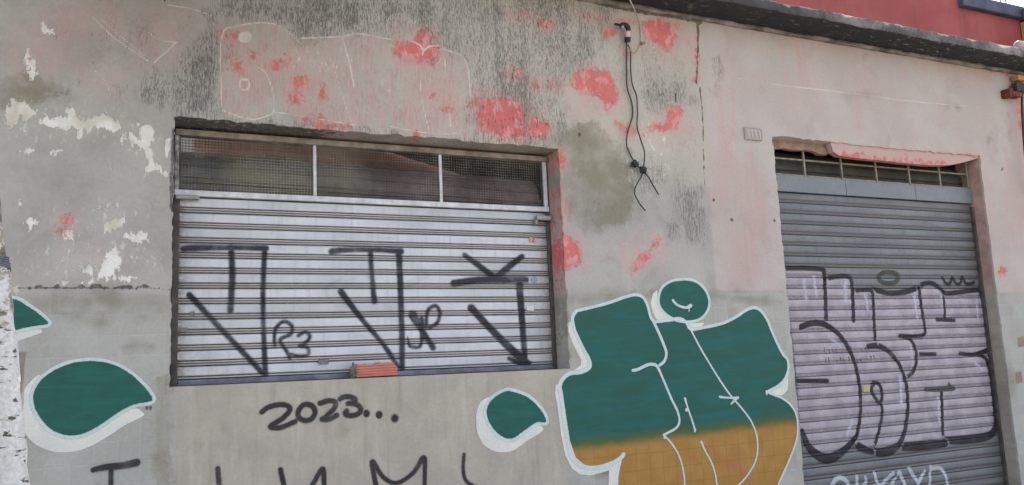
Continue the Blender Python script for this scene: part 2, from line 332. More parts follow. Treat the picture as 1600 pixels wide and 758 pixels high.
def stack(fs): return np.stack(fs, -1)
def wall_attrs(GX, GZ):
    red = field(RED, GX, GZ, .12, -.12); pink = field(PINK, GX, GZ, .35, -.35)
    chip = field(CHIP, GX, GZ, .1, -.1); chs = field(CHIPSOFT, GX, GZ, .25, -.25)
    sk = field(STREAK, GX, GZ, .2, -.2); sk2 = field(STREAK2, GX, GZ, .4, -.4)
    gh = field(GHOST, GX, GZ, .08, -.08); gl = field(GLINE, GX, GZ, .03, -.03)
    gl = np.where(field(GLOUT, GX, GZ, .02, -.02) > 0, -.03, gl)
    dm = field(DAMP, GX, GZ, .12, -.12); dm2 = field(DAMP2, GX, GZ, .25, -.25)
    ck = field(CRACK, GX, GZ, .05, -.05); bw = field(BROWN, GX, GZ, .05, -.05)
    sm = field(SMOOTH, GX, GZ, .5, -.5); ce = field(CEMENT, GX, GZ, .3, -.3)
    return {'mA': stack([red, pink, chip, chs]), 'mB': stack([sk, sk2, gh, gl]), 'mC': stack([dm, dm2, ck, bw]), 'mD': stack([sm, ce, np.zeros_like(sm), np.zeros_like(sm)])}

def wall_material():
    k = NT('peeling_plaster_mat', .9, .15)
    red, pink, chip, chs = k.attr('mA'); sk, sk2, gh, gl = k.attr('mB'); dm, dm2, ck, bw = k.attr('mC'); sm, ce, _a, _b = k.attr('mD')
    X, Y, Z = k.xyz()
    big = k.noise(k.sc(1, 1, 1), 1.6, 4, .55); mid = k.noise(k.sc(1, 1, 1, (4, 0, 2)), 7, 5, .6); fine = k.noise(k.sc(1, 1, 1), 45, 4, .65)
    mott = k.noise(k.sc(1, 1, 1, (9, 3, 1)), 3.4, 6, .62, .4)
    vert = k.noise(k.sc(16, 16, 1.6), 1.0, 5, .6)                 # drips
    crk = k.noise(k.sc(115, 115, 22), 1.0, 4, .66, .4)              # weathered vertical crackle
    crk2 = k.noise(k.sc(60, 60, 13, (3, 1, 7)), 1.0, 5, .7, .6)
    edge = k.noise(k.sc(1, 1, 1, (2, 8, 4)), 27, 6, .74)
    edgev = k.noise(k.sc(1, 1, .45, (5, 8, 4)), 30, 5, .68)
    A = lambda a, b: k.M('ADD', a, b)
    Mu = lambda a, b: k.M('MULTIPLY', a, b)
    wob = lambda a, n, amt: A(a, Mu(k.M('SUBTRACT', n, .5), amt))
    # base plaster
    base = k.mix(k.ss(big, .35, .65), S(160, 157, 154), S(170, 167, 163))
    base = k.mix(k.ss(mott, .42, .68, 0, .6), base, S(143, 140, 136))
    top = k.ss(Z, 2.75, 3.3)                                      # old wash higher up is yellower
    base = k.mix(Mu(top, k.ss(X, .3, 2.6, 0, .5)), base, S(182, 176, 160))
    pk = k.ss(wob(pink, mid, .45), -.08, .28)
    base = k.mix(Mu(pk, k.ss(vert, .3, .65, .22, .62)), base, S(190, 150, 148))
    # smoother pinkish render of the right hand bay
    smf = k.ss(wob(sm, edge, .05), -.01, .02)
    r1 = k.mix(k.ss(vert, .3, .7), S(171, 164, 160), S(175, 161, 157)); r1 = k.mix(k.ss(big, .4, .65, 0, .6), r1, S(182, 177, 173)); r1 = k.mix(k.ss(mott, .5, .72, 0, .5), r1, S(158, 150, 147))
    r1 = k.mix(Mu(pk, k.ss(vert, .35, .7, .08, .6)), r1, S(188, 146, 143))
    base = k.mix(smf, base, r1)
    # cement below the window, tiled dado either side of it
    base = k.mix(k.ss(wob(ce, edge, .05), -.012, .012), base, k.mix(k.ss(mott, .3, .7), S(158, 153, 144), S(172, 166, 156)))
    base = k.mix(Mu(k.ss(ce, -.01, .02), k.ss(vert, .5, .74, 0, .5)), base, S(136, 130, 119)); base = k.mix(Mu(k.ss(ce, -.01, .02), k.ss(k.noise(k.sc(9, 9, 1.3, (5, 2, 2)), 1, 5, .6), .54, .74, 0, .5)), base, S(186, 183, 175))
    dado = Mu(k.ss(wob(Z, edge, .03), 2.125, 2.105), k.ss(ce, .012, -.012))
    dc = k.mix(k.ss(mott, .35, .65), S(160, 160, 157), S(170, 170, 167)); dc = k.mix(k.ss(big, .4, .7, 0, .5), dc, S(150, 147, 138))
    TS = .121
    tl = lambda s_, o: k.M('ABSOLUTE', k.M('SUBTRACT', k.M('FRACT', k.M('DIVIDE', A(s_, o), TS)), .5))
    tx, tz = tl(X, 10.03), tl(Z, 5.02)
    joint = k.ss(k.M('MAXIMUM', tx, tz), .44, .485)
    tid = k.n('ShaderNodeTexWhiteNoise', noise_dimensions='2D'); cmb = k.n('ShaderNodeCombineXYZ')
    k.put(cmb.inputs[0], k.M('FLOOR', k.M('DIVIDE', A(X, 10.03), TS))); k.put(cmb.inputs[1], k.M('FLOOR', k.M('DIVIDE', A(Z, 5.02), TS)))
    k.put(tid.inputs['Vector'], cmb.outputs[0])
    dc = k.mix(Mu(k.ss(tid.outputs['Value'], .55, 1, 0, .38), k.ss(mid, .3, .6)), dc, S(140, 136, 128))
    dc = k.mix(Mu(joint, k.ss(mid, .38, .72, .0, .4)), dc, S(182, 181, 176))
    base = k.mix(dado, base, dc)
    # damp and darker patching
    d2 = k.ss(wob(dm2, mid, .22), -.03, .1); base = k.mix(Mu(d2, k.ss(mott, .3, .65, .35, .75)), base, S(120, 116, 103))
    d1 = k.ss(wob(wob(dm, edge, .14), mid, .16), -.02, .03); base = k.mix(Mu(d1, k.ss(A(mott, Mu(k.M('SUBTRACT', mid, .5), .6)), .3, .66, .15, .85)), base, S(130, 124, 108))
    tide = Mu(k.ss(k.M('ABSOLUTE', wob(wob(dm, edge, .14), mid, .16)), .014, .0), k.ss(mott, .4, .6, 0, .45)); base = k.mix(tide, base, S(112, 106, 92))
    # weathered crackle of black mould
    dens = k.M('MAXIMUM', k.ss(wob(sk, mid, .34), -.12, .15, 0, 1.15), k.ss(wob(sk2, mid, .8), -.12, .42, 0, .42))
    rdg_ = k.noise(k.sc(50, 50, 5, (8, 6, 1)), 1.0, 4, .62, .5); rdg_ = k.ss(k.M('ABSOLUTE', k.M('SUBTRACT', rdg_, .5)), .05, .006)
    ghf = k.ss(wob(gh, edge, .03), -.012, .014)
    dens = Mu(dens, k.M('SUBTRACT', 1, Mu(ghf, k.ss(mott, .3, .65, .75, .4))))
    dens = Mu(dens, k.ss(big, .25, .6, .55, 1)); runs = k.noise(k.sc(7, 7, .7, (2, 5, 3)), 1, 5, .6); dens = Mu(dens, k.ss(runs, .33, .62, .4, 1.1))
    mold = k.M('MAXIMUM', k.ss(A(crk, Mu(dens, .15)), .62, .74), Mu(k.ss(A(crk2, Mu(dens, .13)), .64, .74), .6))
    rdg = k.noise(k.sc(62, 62, 7.5, (1, 6, 3)), 1.0, 4, .62, .5); rdg = k.ss(k.M('ABSOLUTE', k.M('SUBTRACT', rdg, .5)), .036, .006)
    mold = k.M('MAXIMUM', Mu(mold, .85), Mu(rdg, k.ss(dens, .1, .55, 0, .78)))
    mold = Mu(mold, k.ss(dens, .02, .2))
    base = k.mix(Mu(dens, k.ss(mott, .3, .65, .08, .26)), base, S(138, 136, 131))
    base = k.mix(Mu(ghf, k.ss(mott, .3, .7, .2, .6)), base, k.mix(k.ss(vert, .35, .65), S(170, 164, 159), S(184, 154, 151)))
    base = k.mix(Mu(Mu(ghf, rdg_), k.ss(mid, .35, .6, .0, .6)), base, S(166, 128, 126))
    base = k.mix(Mu(mold, .86), base, S(60, 60, 63))
    # pale fine wear
    base = k.mix(k.ss(crk, .64, .78, 0, .22), base, S(205, 202, 196))
    cs = Mu(k.ss(chs, -.12, .12), k.ss(A(edgev, Mu(fine, .25)), .68, .77)); base = k.mix(k.ss(wob(chs, mid, .3), -.05, .2, 0, .28), base, S(192, 189, 184)); base = k.mix(Mu(cs, .85), base, S(206, 204, 198))
    cf = k.ss(wob(wob(wob(chip, edgev, .17), fine, .06), mid, .05), -.004, .006); base = k.mix(Mu(cf, k.ss(mott, .3, .6, .7, .95)), base, k.mix(k.ss(mott, .36, .62), S(200, 194, 182), S(224, 223, 220)))
    # red paint showing through
    rf = k.ss(wob(wob(red, edge, .24), mid, .15), -.012, .014); rf = Mu(Mu(rf, k.ss(crk, .28, .46, .25, 1)), k.ss(A(crk2, Mu(red, 1.5)), .36, .5, .15, 1))
    m2 = k.noise(k.sc(1, 1, .7, (7, 2, 5)), 13, 5, .65)
    rf = Mu(rf, k.ss(A(m2, Mu(red, -2.5)), .66, .54))
    rc = k.mix(k.ss(A(m2, Mu(red, -1.2)), .42, .54), k.mix(k.ss(mid, .35, .65), S(188, 54, 58), S(208, 78, 80)), S(212, 146, 144)); rc = k.mix(k.ss(crk2, .52, .68, 0, .45), rc, S(206, 142, 140))
    base = k.mix(Mu(rf, .92), base, rc)
    halo = Mu(k.ss(wob(red, mid, .16), -.08, .0), .3); base = k.mix(halo, base, S(196, 146, 144))
    base = k.mix(Mu(k.ss(A(crk2, Mu(k.ss(sk, -.05, .1), .08)), .6, .7), k.ss(red, -.06, .0, 0, .8)), base, S(88, 84, 84))
    # ghost outlines of an older, painted-over piece
    gf = k.ss(wob(gl, edge, .006), -.002, .002); base = k.mix(Mu(gf, k.ss(mid, .28, .6, .2, .75)), base, S(208, 204, 199))
    # brick showing at broken corners, cracks and dirt
    base = k.mix(k.ss(wob(bw, edge, .02), -.006, .008, 0, .72), base, k.mix(k.ss(mid, .35, .7), S(104, 90, 80), S(150, 112, 100)))
    cr = k.ss(wob(ck, edgev, .045), -.003, .003); base = k.mix(Mu(cr, k.ss(edgev, .3, .6, .35, .85)), base, S(66, 64, 62))
    jam = k.ss(Y, .012, .03); jc = k.mix(k.ss(wob(Z, mid, .3), 2.05, 2.3), k.mix(k.ss(mott, .35, .65), S(140, 133, 122), S(158, 152, 140)), k.mix(k.ss(mid, .35, .65), S(150, 116, 110), S(178, 146, 140)))
    base = k.mix(Mu(Mu(jam, k.ss(X, 6.8, 6.9)), .85), base, jc)
    spk = k.ss(k.noise(k.sc(1, 1, 1, (1, 1, 6)), 55, 2, .5), .74, .8); base = k.mix(Mu(spk, .5), base, S(95, 92, 88))
    base = k.mix(k.ss(fine, .3, .75, 0, .14), base, S(110, 106, 100))
    k.col(base)
    hgt = A(Mu(fine, .5), A(Mu(mid, .6), A(Mu(cf, .5), A(Mu(rf, -.5), Mu(cr, -2)))))
    hgt = A(hgt, Mu(Mu(joint, dado), -.12))
    k.bump(hgt, .75, .008)
    return k.m
m_wall = wall_material()

def seg(pts, h): 
    out = []
    for a, b, hh in pts: out += list(np.linspace(a, b, max(2, int(round((b-a)/hh))+1)))
    return np.unique(np.round(np.array(out), 5))
H = .0105
xs = seg([(-6, -1.2, .2), (-1.2, OP[0][0], H), (OP[0][0], OP[0][1], H), (OP[0][1], OP[1][0], H), (OP[1][0], OP[1][1], H), (OP[1][1], 9.35, H)], H)
zs = seg([(0, OP[0][2], H), (OP[0][2], OP[0][3], H), (OP[0][3], OP[1][3], H), (OP[1][3], 4.478, H)], H)
GX, GZ = np.meshgrid(xs, zs, indexing='ij')
A4 = wall_attrs(GX, GZ)
wx, wz = edgewarp(GX, GZ)
Vw = np.stack([wx, ydisp(GX, GZ), wz], -1).reshape(-1, 3)
nz = len(zs); ii, jj = np.meshgrid(np.arange(len(xs)-1), np.arange(nz-1), indexing='ij')
cx = .5*(xs[:-1]+xs[1:])[:, None]+0*ii; cz = .5*(zs[:-1]+zs[1:])[None, :]+0*ii
solid = np.ones(cx.shape, bool)
for a, b, c, d in OP: solid &= ~((cx > a) & (cx < b) & (cz > c) & (cz < d))
i0, j0 = ii[solid], jj[solid]
Fw = np.stack([i0*nz+j0, (i0+1)*nz+j0, (i0+1)*nz+j0+1, i0*nz+j0+1], -1)
verts = [Vw]; faces = [Fw]; att = {kk: [v.reshape(-1, v.shape[-1])] for kk, v in A4.items()}; off = len(Vw)
def reveal(ix, jz, depth):
    """strip running back from a line of wall vertices"""
    global off
    idx = ix*nz+jz; m = len(idx); rows = 8
    Vv = []; 
    for r in range(rows):
        v = Vw[idx].copy(); f = r/(rows-1)
        orig = np.stack([GX.ravel()[idx], Vw[idx][:, 1], GZ.ravel()[idx]], -1)
        v = v*(1-min(1, f*2.5))+orig*min(1, f*2.5)
        v[:, 1] = Vw[idx][:, 1]*(1-f)+f*depth; Vv.append(v)
    verts.append(np.concatenate(Vv))
    for kk, v in A4.items(): att[kk].append(np.tile(v.reshape(-1, v.shape[-1])[idx], (rows, 1)))
    r_, c_ = np.meshgrid(np.arange(rows-1), np.arange(m-1), indexing='ij'); r_ = r_.ravel(); c_ = c_.ravel()
    faces.append(off+np.stack([r_*m+c_, r_*m+c_+1, (r_+1)*m+c_+1, (r_+1)*m+c_], -1)); off += rows*m
for (a, b, c, d), dep in zip(OP, (WD+.12, DD+.12)):
    ia, ib = np.argmin(abs(xs-a)), np.argmin(abs(xs-b)); jc, jd = np.argmin(abs(zs-c)), np.argmin(abs(zs-d))
    jr = np.arange(jc, jd+1); ir = np.arange(ia, ib+1)
    reveal(np.full(len(jr), ia), jr, dep); reveal(np.full(len(jr), ib), jr, dep)
    reveal(ir, np.full(len(ir), jd), dep)
    if c > 0: reveal(ir, np.full(len(ir), jc), dep)
wall = mesh_np('wall', np.concatenate(verts), np.concatenate(faces), m_wall, shop, {kk: np.concatenate(v) for kk, v in att.items()}, smooth=True)

# ------------------------------------------------------------------ paint on surfaces
def paint_mat(name, c, soft=.004, rough_edge=.004, amax=.96, c2=None, rough=.6, streak=0.0, g=None, groove=0.0, halo=0.0):
    k = NT(name, rough, .25); d = k.attr('d')
    n = k.noise(k.sc(1, 1, 1), 60, 4, .65); n2 = k.noise(k.sc(1, 1, 1), 6, 4, .6); n3 = k.noise(k.sc(3, 3, 16), 1, 6, .68, .8)
    e = k.M('ADD', d[0], k.M('MULTIPLY', k.M('SUBTRACT', n, .5), rough_edge*4))
    a = k.M('MULTIPLY', k.ss(e, -soft, soft), k.ss(n, .2, .75, amax, amax-streak))
    if halo:
        sp_ = k.noise(k.sc(1, 1, 1), 170, 2, .6); a = k.M('MAXIMUM', k.M('MULTIPLY', k.M('MULTIPLY', a, k.ss(n3, .25, .6, .75, 1)), k.ss(n2, .3, .55, .68, 1)), k.M('MULTIPLY', k.ss(d[0], -.016, .004), k.ss(sp_, .5, .72, .04, halo)))
    if groove: a = k.M('MULTIPLY', a, k.M('SUBTRACT', 1.0, k.M('MULTIPLY', d[1], groove)))
    col = k.mix(k.ss(n2, .3, .7), c2 if c2 else tuple(x*.8 for x in c[:3])+(1,), c)
    if g: col = g(k, d, col, n2, n3)
    k.bump(k.M('ADD', n, k.M('MULTIPLY', n2, .8)), .35, .006)
    k.col(col).alpha(a); return k.m

def wall_paint(name, shapes, mat, offset, extra=None, h=.006, margin=.014, cut=None, label=None):
    lo = np.min([s.lo for s in shapes], 0)-margin-h; hi = np.max([s.hi for s in shapes], 0)+margin+h
    lo[1] = max(lo[1], .05)
    gx = np.arange(lo[0], hi[0]+h, h); gz = np.arange(lo[1], hi[1]+h, h)
    X, Z = np.meshgrid(gx, gz, indexing='ij'); d = field(shapes, X, Z, margin+.02, -.1)
    if cut is not None: d = cut(X, Z, d)
    ex = extra(X, Z) if extra else np.zeros_like(d)
    return sheet_from_grid(name, X, ydisp(X, Z)-offset, Z, d, ex, mat, margin, wall, label)
def sheet_from_grid(name, X, Y, Z, d, ex, mat, margin, parent, label=None):
    nx, nzz = X.shape; keep = d > -margin
    cell = keep[:-1, :-1] | keep[1:, :-1] | keep[:-1, 1:] | keep[1:, 1:]
    i, j = np.nonzero(cell); q = np.stack([i*nzz+j, (i+1)*nzz+j, (i+1)*nzz+j+1, i*nzz+j+1], -1)
    used, inv = np.unique(q, return_inverse=True); inv = inv.reshape(q.shape)
    V = np.stack([X, Y, Z], -1).reshape(-1, 3)[used]
    return mesh_np(name, V, inv, mat, parent, {'d': np.stack([d.ravel()[used], ex.ravel()[used]], -1)}, smooth=True, label=label)

GREEN, GREEN2 = S(27, 86, 79), S(32, 78, 71)
def drop_tex(k, d, col, n2, n3):
    return k.mix(k.ss(n3, .4, .7, 0, .5), col, S(36, 104, 90))
m_drop = paint_mat('green_drop_paint', GREEN, .003, .002, .98, GREEN2, g=drop_tex)
m_white = paint_mat('white_paint', S(216, 214, 209), .003, .0025, .96, S(200, 204, 203), streak=.10)
m_pale = paint_mat('pale_blue_paint', S(190, 206, 209), .003, .0025, .93, S(204, 214, 215), streak=.2)
m_black = paint_mat('black_spray', S(44, 42, 46), .006, .002, .95, S(54, 51, 54), halo=.3)
# three drops: green body, pale rim, thick white shade
k1 = lambda *p: [(40+x/2.4625, 450+y/2.4625) for x, y in p]
k2 = lambda *p: [(x/6.317, 420+y/6.317) for x, y in p]
dropA = k1((486, 433), (474, 402), (440, 363), (395, 325), (345, 298), (290, 284), (230, 282), (165, 293), (105, 320), (60, 355), (35, 395), (30, 430), (40, 470), (65, 510), (100, 545), (150, 565), (195, 566), (240, 553), (290, 525), (340, 490), (390, 460), (430, 445))
shadeA = k1((60, 335), (0, 382), (-8, 440), (-10, 500), (0, 560), (35, 600), (90, 626), (140, 633), (200, 627), (260, 605), (320, 570), (380, 530), (425, 508), (456, 490), (450, 478), (415, 463), (300, 500), (180, 540), (60, 460))
dropB = [(853, 659), (845, 641), (826, 622), (800, 612), (786, 613), (769, 624), (760, 641), (765, 661), (781, 680), (800, 685), (820, 672), (838, 660)]
shadeB = [(768, 620), (750, 629), (744, 650), (746, 676), (757, 696), (776, 706), (800, 705), (822, 690), (846, 675), (848, 668), (838, 664), (800, 670), (770, 640)]
dropC = [(-60, 500), (-40, 478), (-10, 467), (17, 467), (30, 470), (43, 478.5), (60, 490), (70, 499), (75, 506), (58, 509), (40, 512), (22, 517), (-10, 528), (-40, 522)]
shadeC = [(-30, 505), (20, 515), (60, 514), (66, 519), (55, 524), (25, 534), (0, 545), (-35, 540), (-60, 515)]
for nm, dr, sh, lab in (('paint_drop', dropA, shadeA, 'large green paint drop'), ('paint_drop', dropB, shadeB, 'small green paint drop'), ('paint_drop', dropC, shadeC, 'green paint drop cut by the tree trunk')):
    s0 = pg(dr); wpx = 5.5*pscale(dr[0])
    rim = lambda X, Z, d, s0=s0, wpx=wpx: np.maximum(d, s0.sdf(X, Z)+wpx)
    wall_paint('paint_drop_shade', [pg(sh)], m_white, .0012)
    big_ = pg(dr); big_.lo = big_.lo-wpx; big_.hi = big_.hi+wpx
    wall_paint('paint_drop_rim', [big_], m_pale, .0022, cut=lambda X, Z, d, s0=s0, wpx=wpx: s0.sdf(X, Z)+wpx)
    wall_paint(nm, [pg(dr)], m_drop, .0032, label=lab)
# the big piece
outl = (P7((200, 215), (230, 208), (300, 190), (350, 172), (385, 165), (408, 174), (422, 200), (438, 245), (480, 245), (520, 239), (541, 250), (557, 272), (600, 266), (650, 255), (690, 238), (730, 212), (755, 205), (775, 215), (790, 235), (798, 250)))
right = Q((1335, 0), (1345, 40), (1342, 80), (1322, 130), (1280, 170), (1215, 200), (1260, 220), (1310, 240), (1355, 275), (1385, 320), (1400, 380), (1400, 450), (1385, 520), (1350, 610), (1310, 700), (1285, 758), (1255, 860))
shoulder = P8((20, 300), (45, 350))
left = P7((200, 215), (188, 235), (192, 268), (205, 300), (225, 340), (240, 370), (240, 392), (215, 405), (180, 410), (157, 428), (148, 455), (155, 500), (163, 560), (172, 620), (185, 670), (215, 698), (260, 704), (310, 690), (338, 673), (347, 662))
lowl = P7((340, 685), (328, 715), (320, 750), (318, 800), (318, 860))
fillpts = outl+shoulder+right+list(reversed(lowl))+list(reversed(left))[:-1]
def sharp(pts): return pg(pts, smooth=False)
bl = ups([(901, 701), (984, 690), (1037, 683), (1167, 667), (1245, 660)])
bcoef = np.polyfit(bl[:, 0], bl[:, 1], 1)
def piece_tex(k, d, col, n2, n3):
    X, Y, Z = k.xyz()
    t = k.M('ADD', d[1], k.M('MULTIPLY', k.M('SUBTRACT', n2, .5), .10))
    blue = k.noise(k.sc(.8, .8, 4.5), 2.4, 6, .65, .6)
    g = k.mix(k.ss(blue, .36, .66), S(33, 82, 71), S(28, 89, 88)); g = k.mix(k.ss(n3, .5, .75, 0, .4), g, S(46, 100, 92))
    g = k.mix(k.ss(n2, .55, .75, 0, .35), g, S(38, 72, 52))
    o = k.mix(k.ss(n2, .3, .7), S(150, 110, 50), S(162, 124, 68)); o = k.mix(k.ss(k.noise(k.sc(1, 1, 1), 3.2, 3), .5, .7, 0, .8), o, S(158, 104, 66))
    mid = S(74, 88, 50)
    c = k.mix(k.ss(t, .09, .01), g, mid); c = k.mix(k.ss(t, .03, -.05), c, o)
    TS = .121
    tl = lambda s_, off_: k.M('ABSOLUTE', k.M('SUBTRACT', k.M('FRACT', k.M('DIVIDE', k.M('ADD', s_, off_), TS)), .5))
    j = k.ss(k.M('MAXIMUM', tl(X, 10.03), tl(Z, 5.02)), .455, .485)
    c = k.mix(k.M('MULTIPLY', j, k.ss(t, .05, -.06, .02, .34)), c, S(112, 88, 46))
    return c
m_piece = paint_mat('green_orange_paint', GREEN, .003, .003, .97, GREEN2, g=piece_tex)
wall_paint('graffiti_letters', [sharp(fillpts)], m_piece, .0015, extra=lambda X, Z: Z-(bcoef[0]*X+bcoef[1]), label='bubble letters fading from green to orange')
circ = P7((537, 116), (570, 122), (598, 145), (614, 180), (610, 212), (590, 238), (556, 249), (510, 244), (470, 218), (455, 185), (465, 145), (495, 122))
wall_paint('graffiti_head', [pg(circ)], m_drop, .0018, label='round green head above the letters')
# white lines
L = []
L.append(st(outl, 5)); L.append(st(P7((798, 250))+shoulder+right[:3], [4.5]*6)); L.append(st(right[2:6], [5, 6, 6, 4])); L.append(st(right[5:], 3.4))
L.append(st(left, [6]*5+[7]*15))
L.append(st(P7((438, 245), (455, 280), (470, 315), (480, 345), (475, 370), (460, 384)), 5))
L.append(st(Q((415, 72), (450, 64), (500, 40), (535, 36), (560, 48), (590, 110), (620, 180), (650, 250), (680, 310), (694, 360), (690, 395), (670, 420), (635, 440), (600, 458)), [5]*5+[4]*9))
L.append(st(Q((600, 460), (640, 500), (680, 560), (705, 620), (720, 690), (726, 758), (726, 860)), 3))
L.append(st(P7((557, 275), (575, 310), (600, 355), (640, 420), (668, 462))+Q((1010, 235), (1050, 280), (1095, 335), (1130, 390), (1155, 460), (1162, 540), (1150, 610), (1120, 670), (1080, 725), (1040, 765), (990, 810)), 3))
L.append(st(Q((935, 230), (985, 236), (1045, 236)), [4, 3, 4])); L.append(st(Q((1045, 232), (1003, 272)), 3.4)); L.append(st(Q((727, 240), (745, 300), (770, 370), (788, 430)), [4, 3, 3, 4])); L.append(st(Q((737, 308)), 6))
L.append(st(Q((825, 500), (850, 555), (885, 620), (908, 690), (918, 758), (922, 860)), [4, 3, 3, 3, 3, 3])); L.append(st(P7((500, 182), (515, 197), (540, 205), (556, 199)), [4, 4, 4, 6])); L.append(st(P7((551, 203), (551, 216)), 2)); L.append(st(Q((1215, 200), (1215, 216)), [5, 3])); L.append(st(Q((603, 460), (605, 476)), 4)); L.append(st(Q((788, 425), (786, 437)), 4)); L.append(st(Q((360, 575), (362, 570)), 4))
wall_paint('graffiti_outline', L+[st(circ+circ[:1], 4.5)], m_pale, .0042)
T = [sharp(P7((184, 248), (176, 250), (175, 278), (188, 315), (215, 368), (214, 385), (190, 402), (215, 408), (240, 402), (243, 372), (205, 298), (192, 262))),
     sharp(P7((150, 438), (136, 445), (134, 470), (142, 520), (152, 600), (165, 665), (185, 705), (212, 726), (250, 728), (290, 716), (302, 712), (300, 760), (297, 860), (330, 860), (331, 730), (338, 695), (347, 665), (335, 670), (300, 692), (262, 702), (225, 695), (198, 672), (180, 620), (168, 540), (158, 470))),
     sharp(P7((452, 148), (438, 162), (431, 190), (438, 222), (450, 242), (475, 250), (505, 248), (478, 228), (460, 200), (453, 172))), sharp(P7((545, 250), (556, 276), (590, 268), (600, 252), (570, 252))), pg(Q((1212, 200), (1275, 168), (1325, 128), (1342, 100), (1342, 180), (1320, 212), (1295, 222), (1255, 214)))]
[wall_paint('graffiti_shade', [t_], m_white, .0028) for t_ in T]
# writing sprayed on the wall below the window
k5 = lambda *p: [(500+x/5.415, 540+y/5.415) for x, y in p]
dg = 8.2
num = [[st(c6((18, 530), (40, 515), (75, 507), (100, 512), (104, 527), (80, 552), (45, 575), (70, 580), (98, 571), (122, 560)), dg)],
       [st(c6((158, 506), (176, 512), (184, 532), (172, 552), (152, 557), (134, 548), (132, 528), (145, 510), (160, 506)), dg)],
       [st(c6((200, 503), (228, 495), (247, 500), (244, 518), (218, 545), (206, 553), (230, 552), (252, 540)), dg)],
       [st(k5((170, 452), (205, 434), (260, 436), (298, 455), (285, 482), (235, 492), (290, 492), (338, 520), (340, 560), (300, 588), (240, 592), (212, 575), (225, 552)), dg)]]
for q in num: wall_paint('painted_digit', q, m_black, .0015, h=.005)
m_blur = paint_mat('black_spray_blur', S(44, 42, 46), .013, .002, .95)
for (x, y, r_, mm) in ((393, 572, 10.5, m_black), (500, 582, 11, m_black), (633, 612, 11, m_blur)): wall_paint('painted_dot', [st(k5((x, y), (x, y+6)), r_)], mm, .0015, h=.005, margin=.02)
lets = [[st(c5((290, 711), (330, 702), (380, 698), (425, 688)), [8, 10, 11, 12]), st(c5((346, 708), (346, 790)), 7)], [st(c5((679, 706), (681, 735), (686, 800)), 8)],
        [st(c6((76, 710), (84, 745), (96, 800)), 8), st(c6((110, 810), (165, 772), (206, 708), (212, 750), (216, 800)), 8)],
        [st(c6((382, 800), (362, 686), (395, 732), (437, 752), (488, 722), (522, 674), (526, 720), (524, 800)), [8, 8, 7, 7, 7, 9, 7, 7])], [st(c6((648, 663), (646, 715), (658, 748), (700, 772)), 6)]]
for q in lets: wall_paint('painted_letter', q, m_black, .0015, h=.005)

# ------------------------------------------------------------------ roller shutters
def shutter_material(name, flat, flat2, groove, spec_rough=.45, band=None, pitch=.0975, ztop=2.752):
    k = NT(name, spec_rough, .5); g = k.attr('g')
    X, Y, Z = k.xyz()
    n = k.noise(k.sc(1, 1, 1), 5, 5, .6); dr = k.noise(k.sc(26, 26, 2.2), 1, 5, .6); f = k.noise(k.sc(1, 1, 1), 40, 4, .65); hz = k.noise(k.sc(1.5, 1, 40), 1, 4, .6)
    c = k.mix(k.ss(n, .3, .7), flat, flat2); c = k.mix(k.ss(dr, .5, .75, 0, .4), c, tuple(x*.62 for x in flat[:3])+(1,))
    c = k.mix(k.ss(f, .58, .8, 0, .35), c, tuple(x*.5 for x in flat[:3])+(1,))
    if band: c = k.mix(k.M('MULTIPLY', g[2], k.ss(hz, .2, .6, .6, .95)), c, band)
    cb = k.n('ShaderNodeCombineXYZ'); k.put(cb.inputs[0], k.M('MULTIPLY', X, .9)); k.put(cb.inputs[2], k.M('MULTIPLY', k.M('FLOOR', k.M('DIVIDE', k.M('SUBTRACT', Z, ztop), pitch)), 7.31))
    sl_ = k.noise(cb.outputs[0], 1, 3, .55); c = k.mix(k.ss(sl_, .42, .68, 0, .5), c, tuple(x*.68 for x in flat[:3])+(1,))  # tone varied per slat, painting in uneven reflections
    smear = k.noise(k.sc(2.2, 1, 5, (3, 0, 1)), 1, 5, .65, 1.0); c = k.mix(k.ss(smear, .52, .72, 0, .4), c, tuple(x*.6 for x in flat[:3])+(1,))
    shade_rust = k.mix(k.ss(f, .4, .6), groove, S(96, 80, 66))
    c = k.mix(k.M('MULTIPLY', g[0], k.ss(n, .2, .6, .7, .97)), c, shade_rust)  # groove shade painted dark into the slat joints, mixed with grime and rust
    c = k.mix(k.M('MULTIPLY', g[1], k.ss(f, .35, .55, .1, .8)), c, S(104, 92, 80))
    k.col(c); k.b.inputs['Metallic'].default_value = .25; k.put(k.b.inputs['Roughness'], k.ss(f, .3, .7, spec_rough-.06, spec_rough+.18))
    k.bump(k.M('ADD', n, k.M('MULTIPLY', f, .3)), .15, .01); return k.m
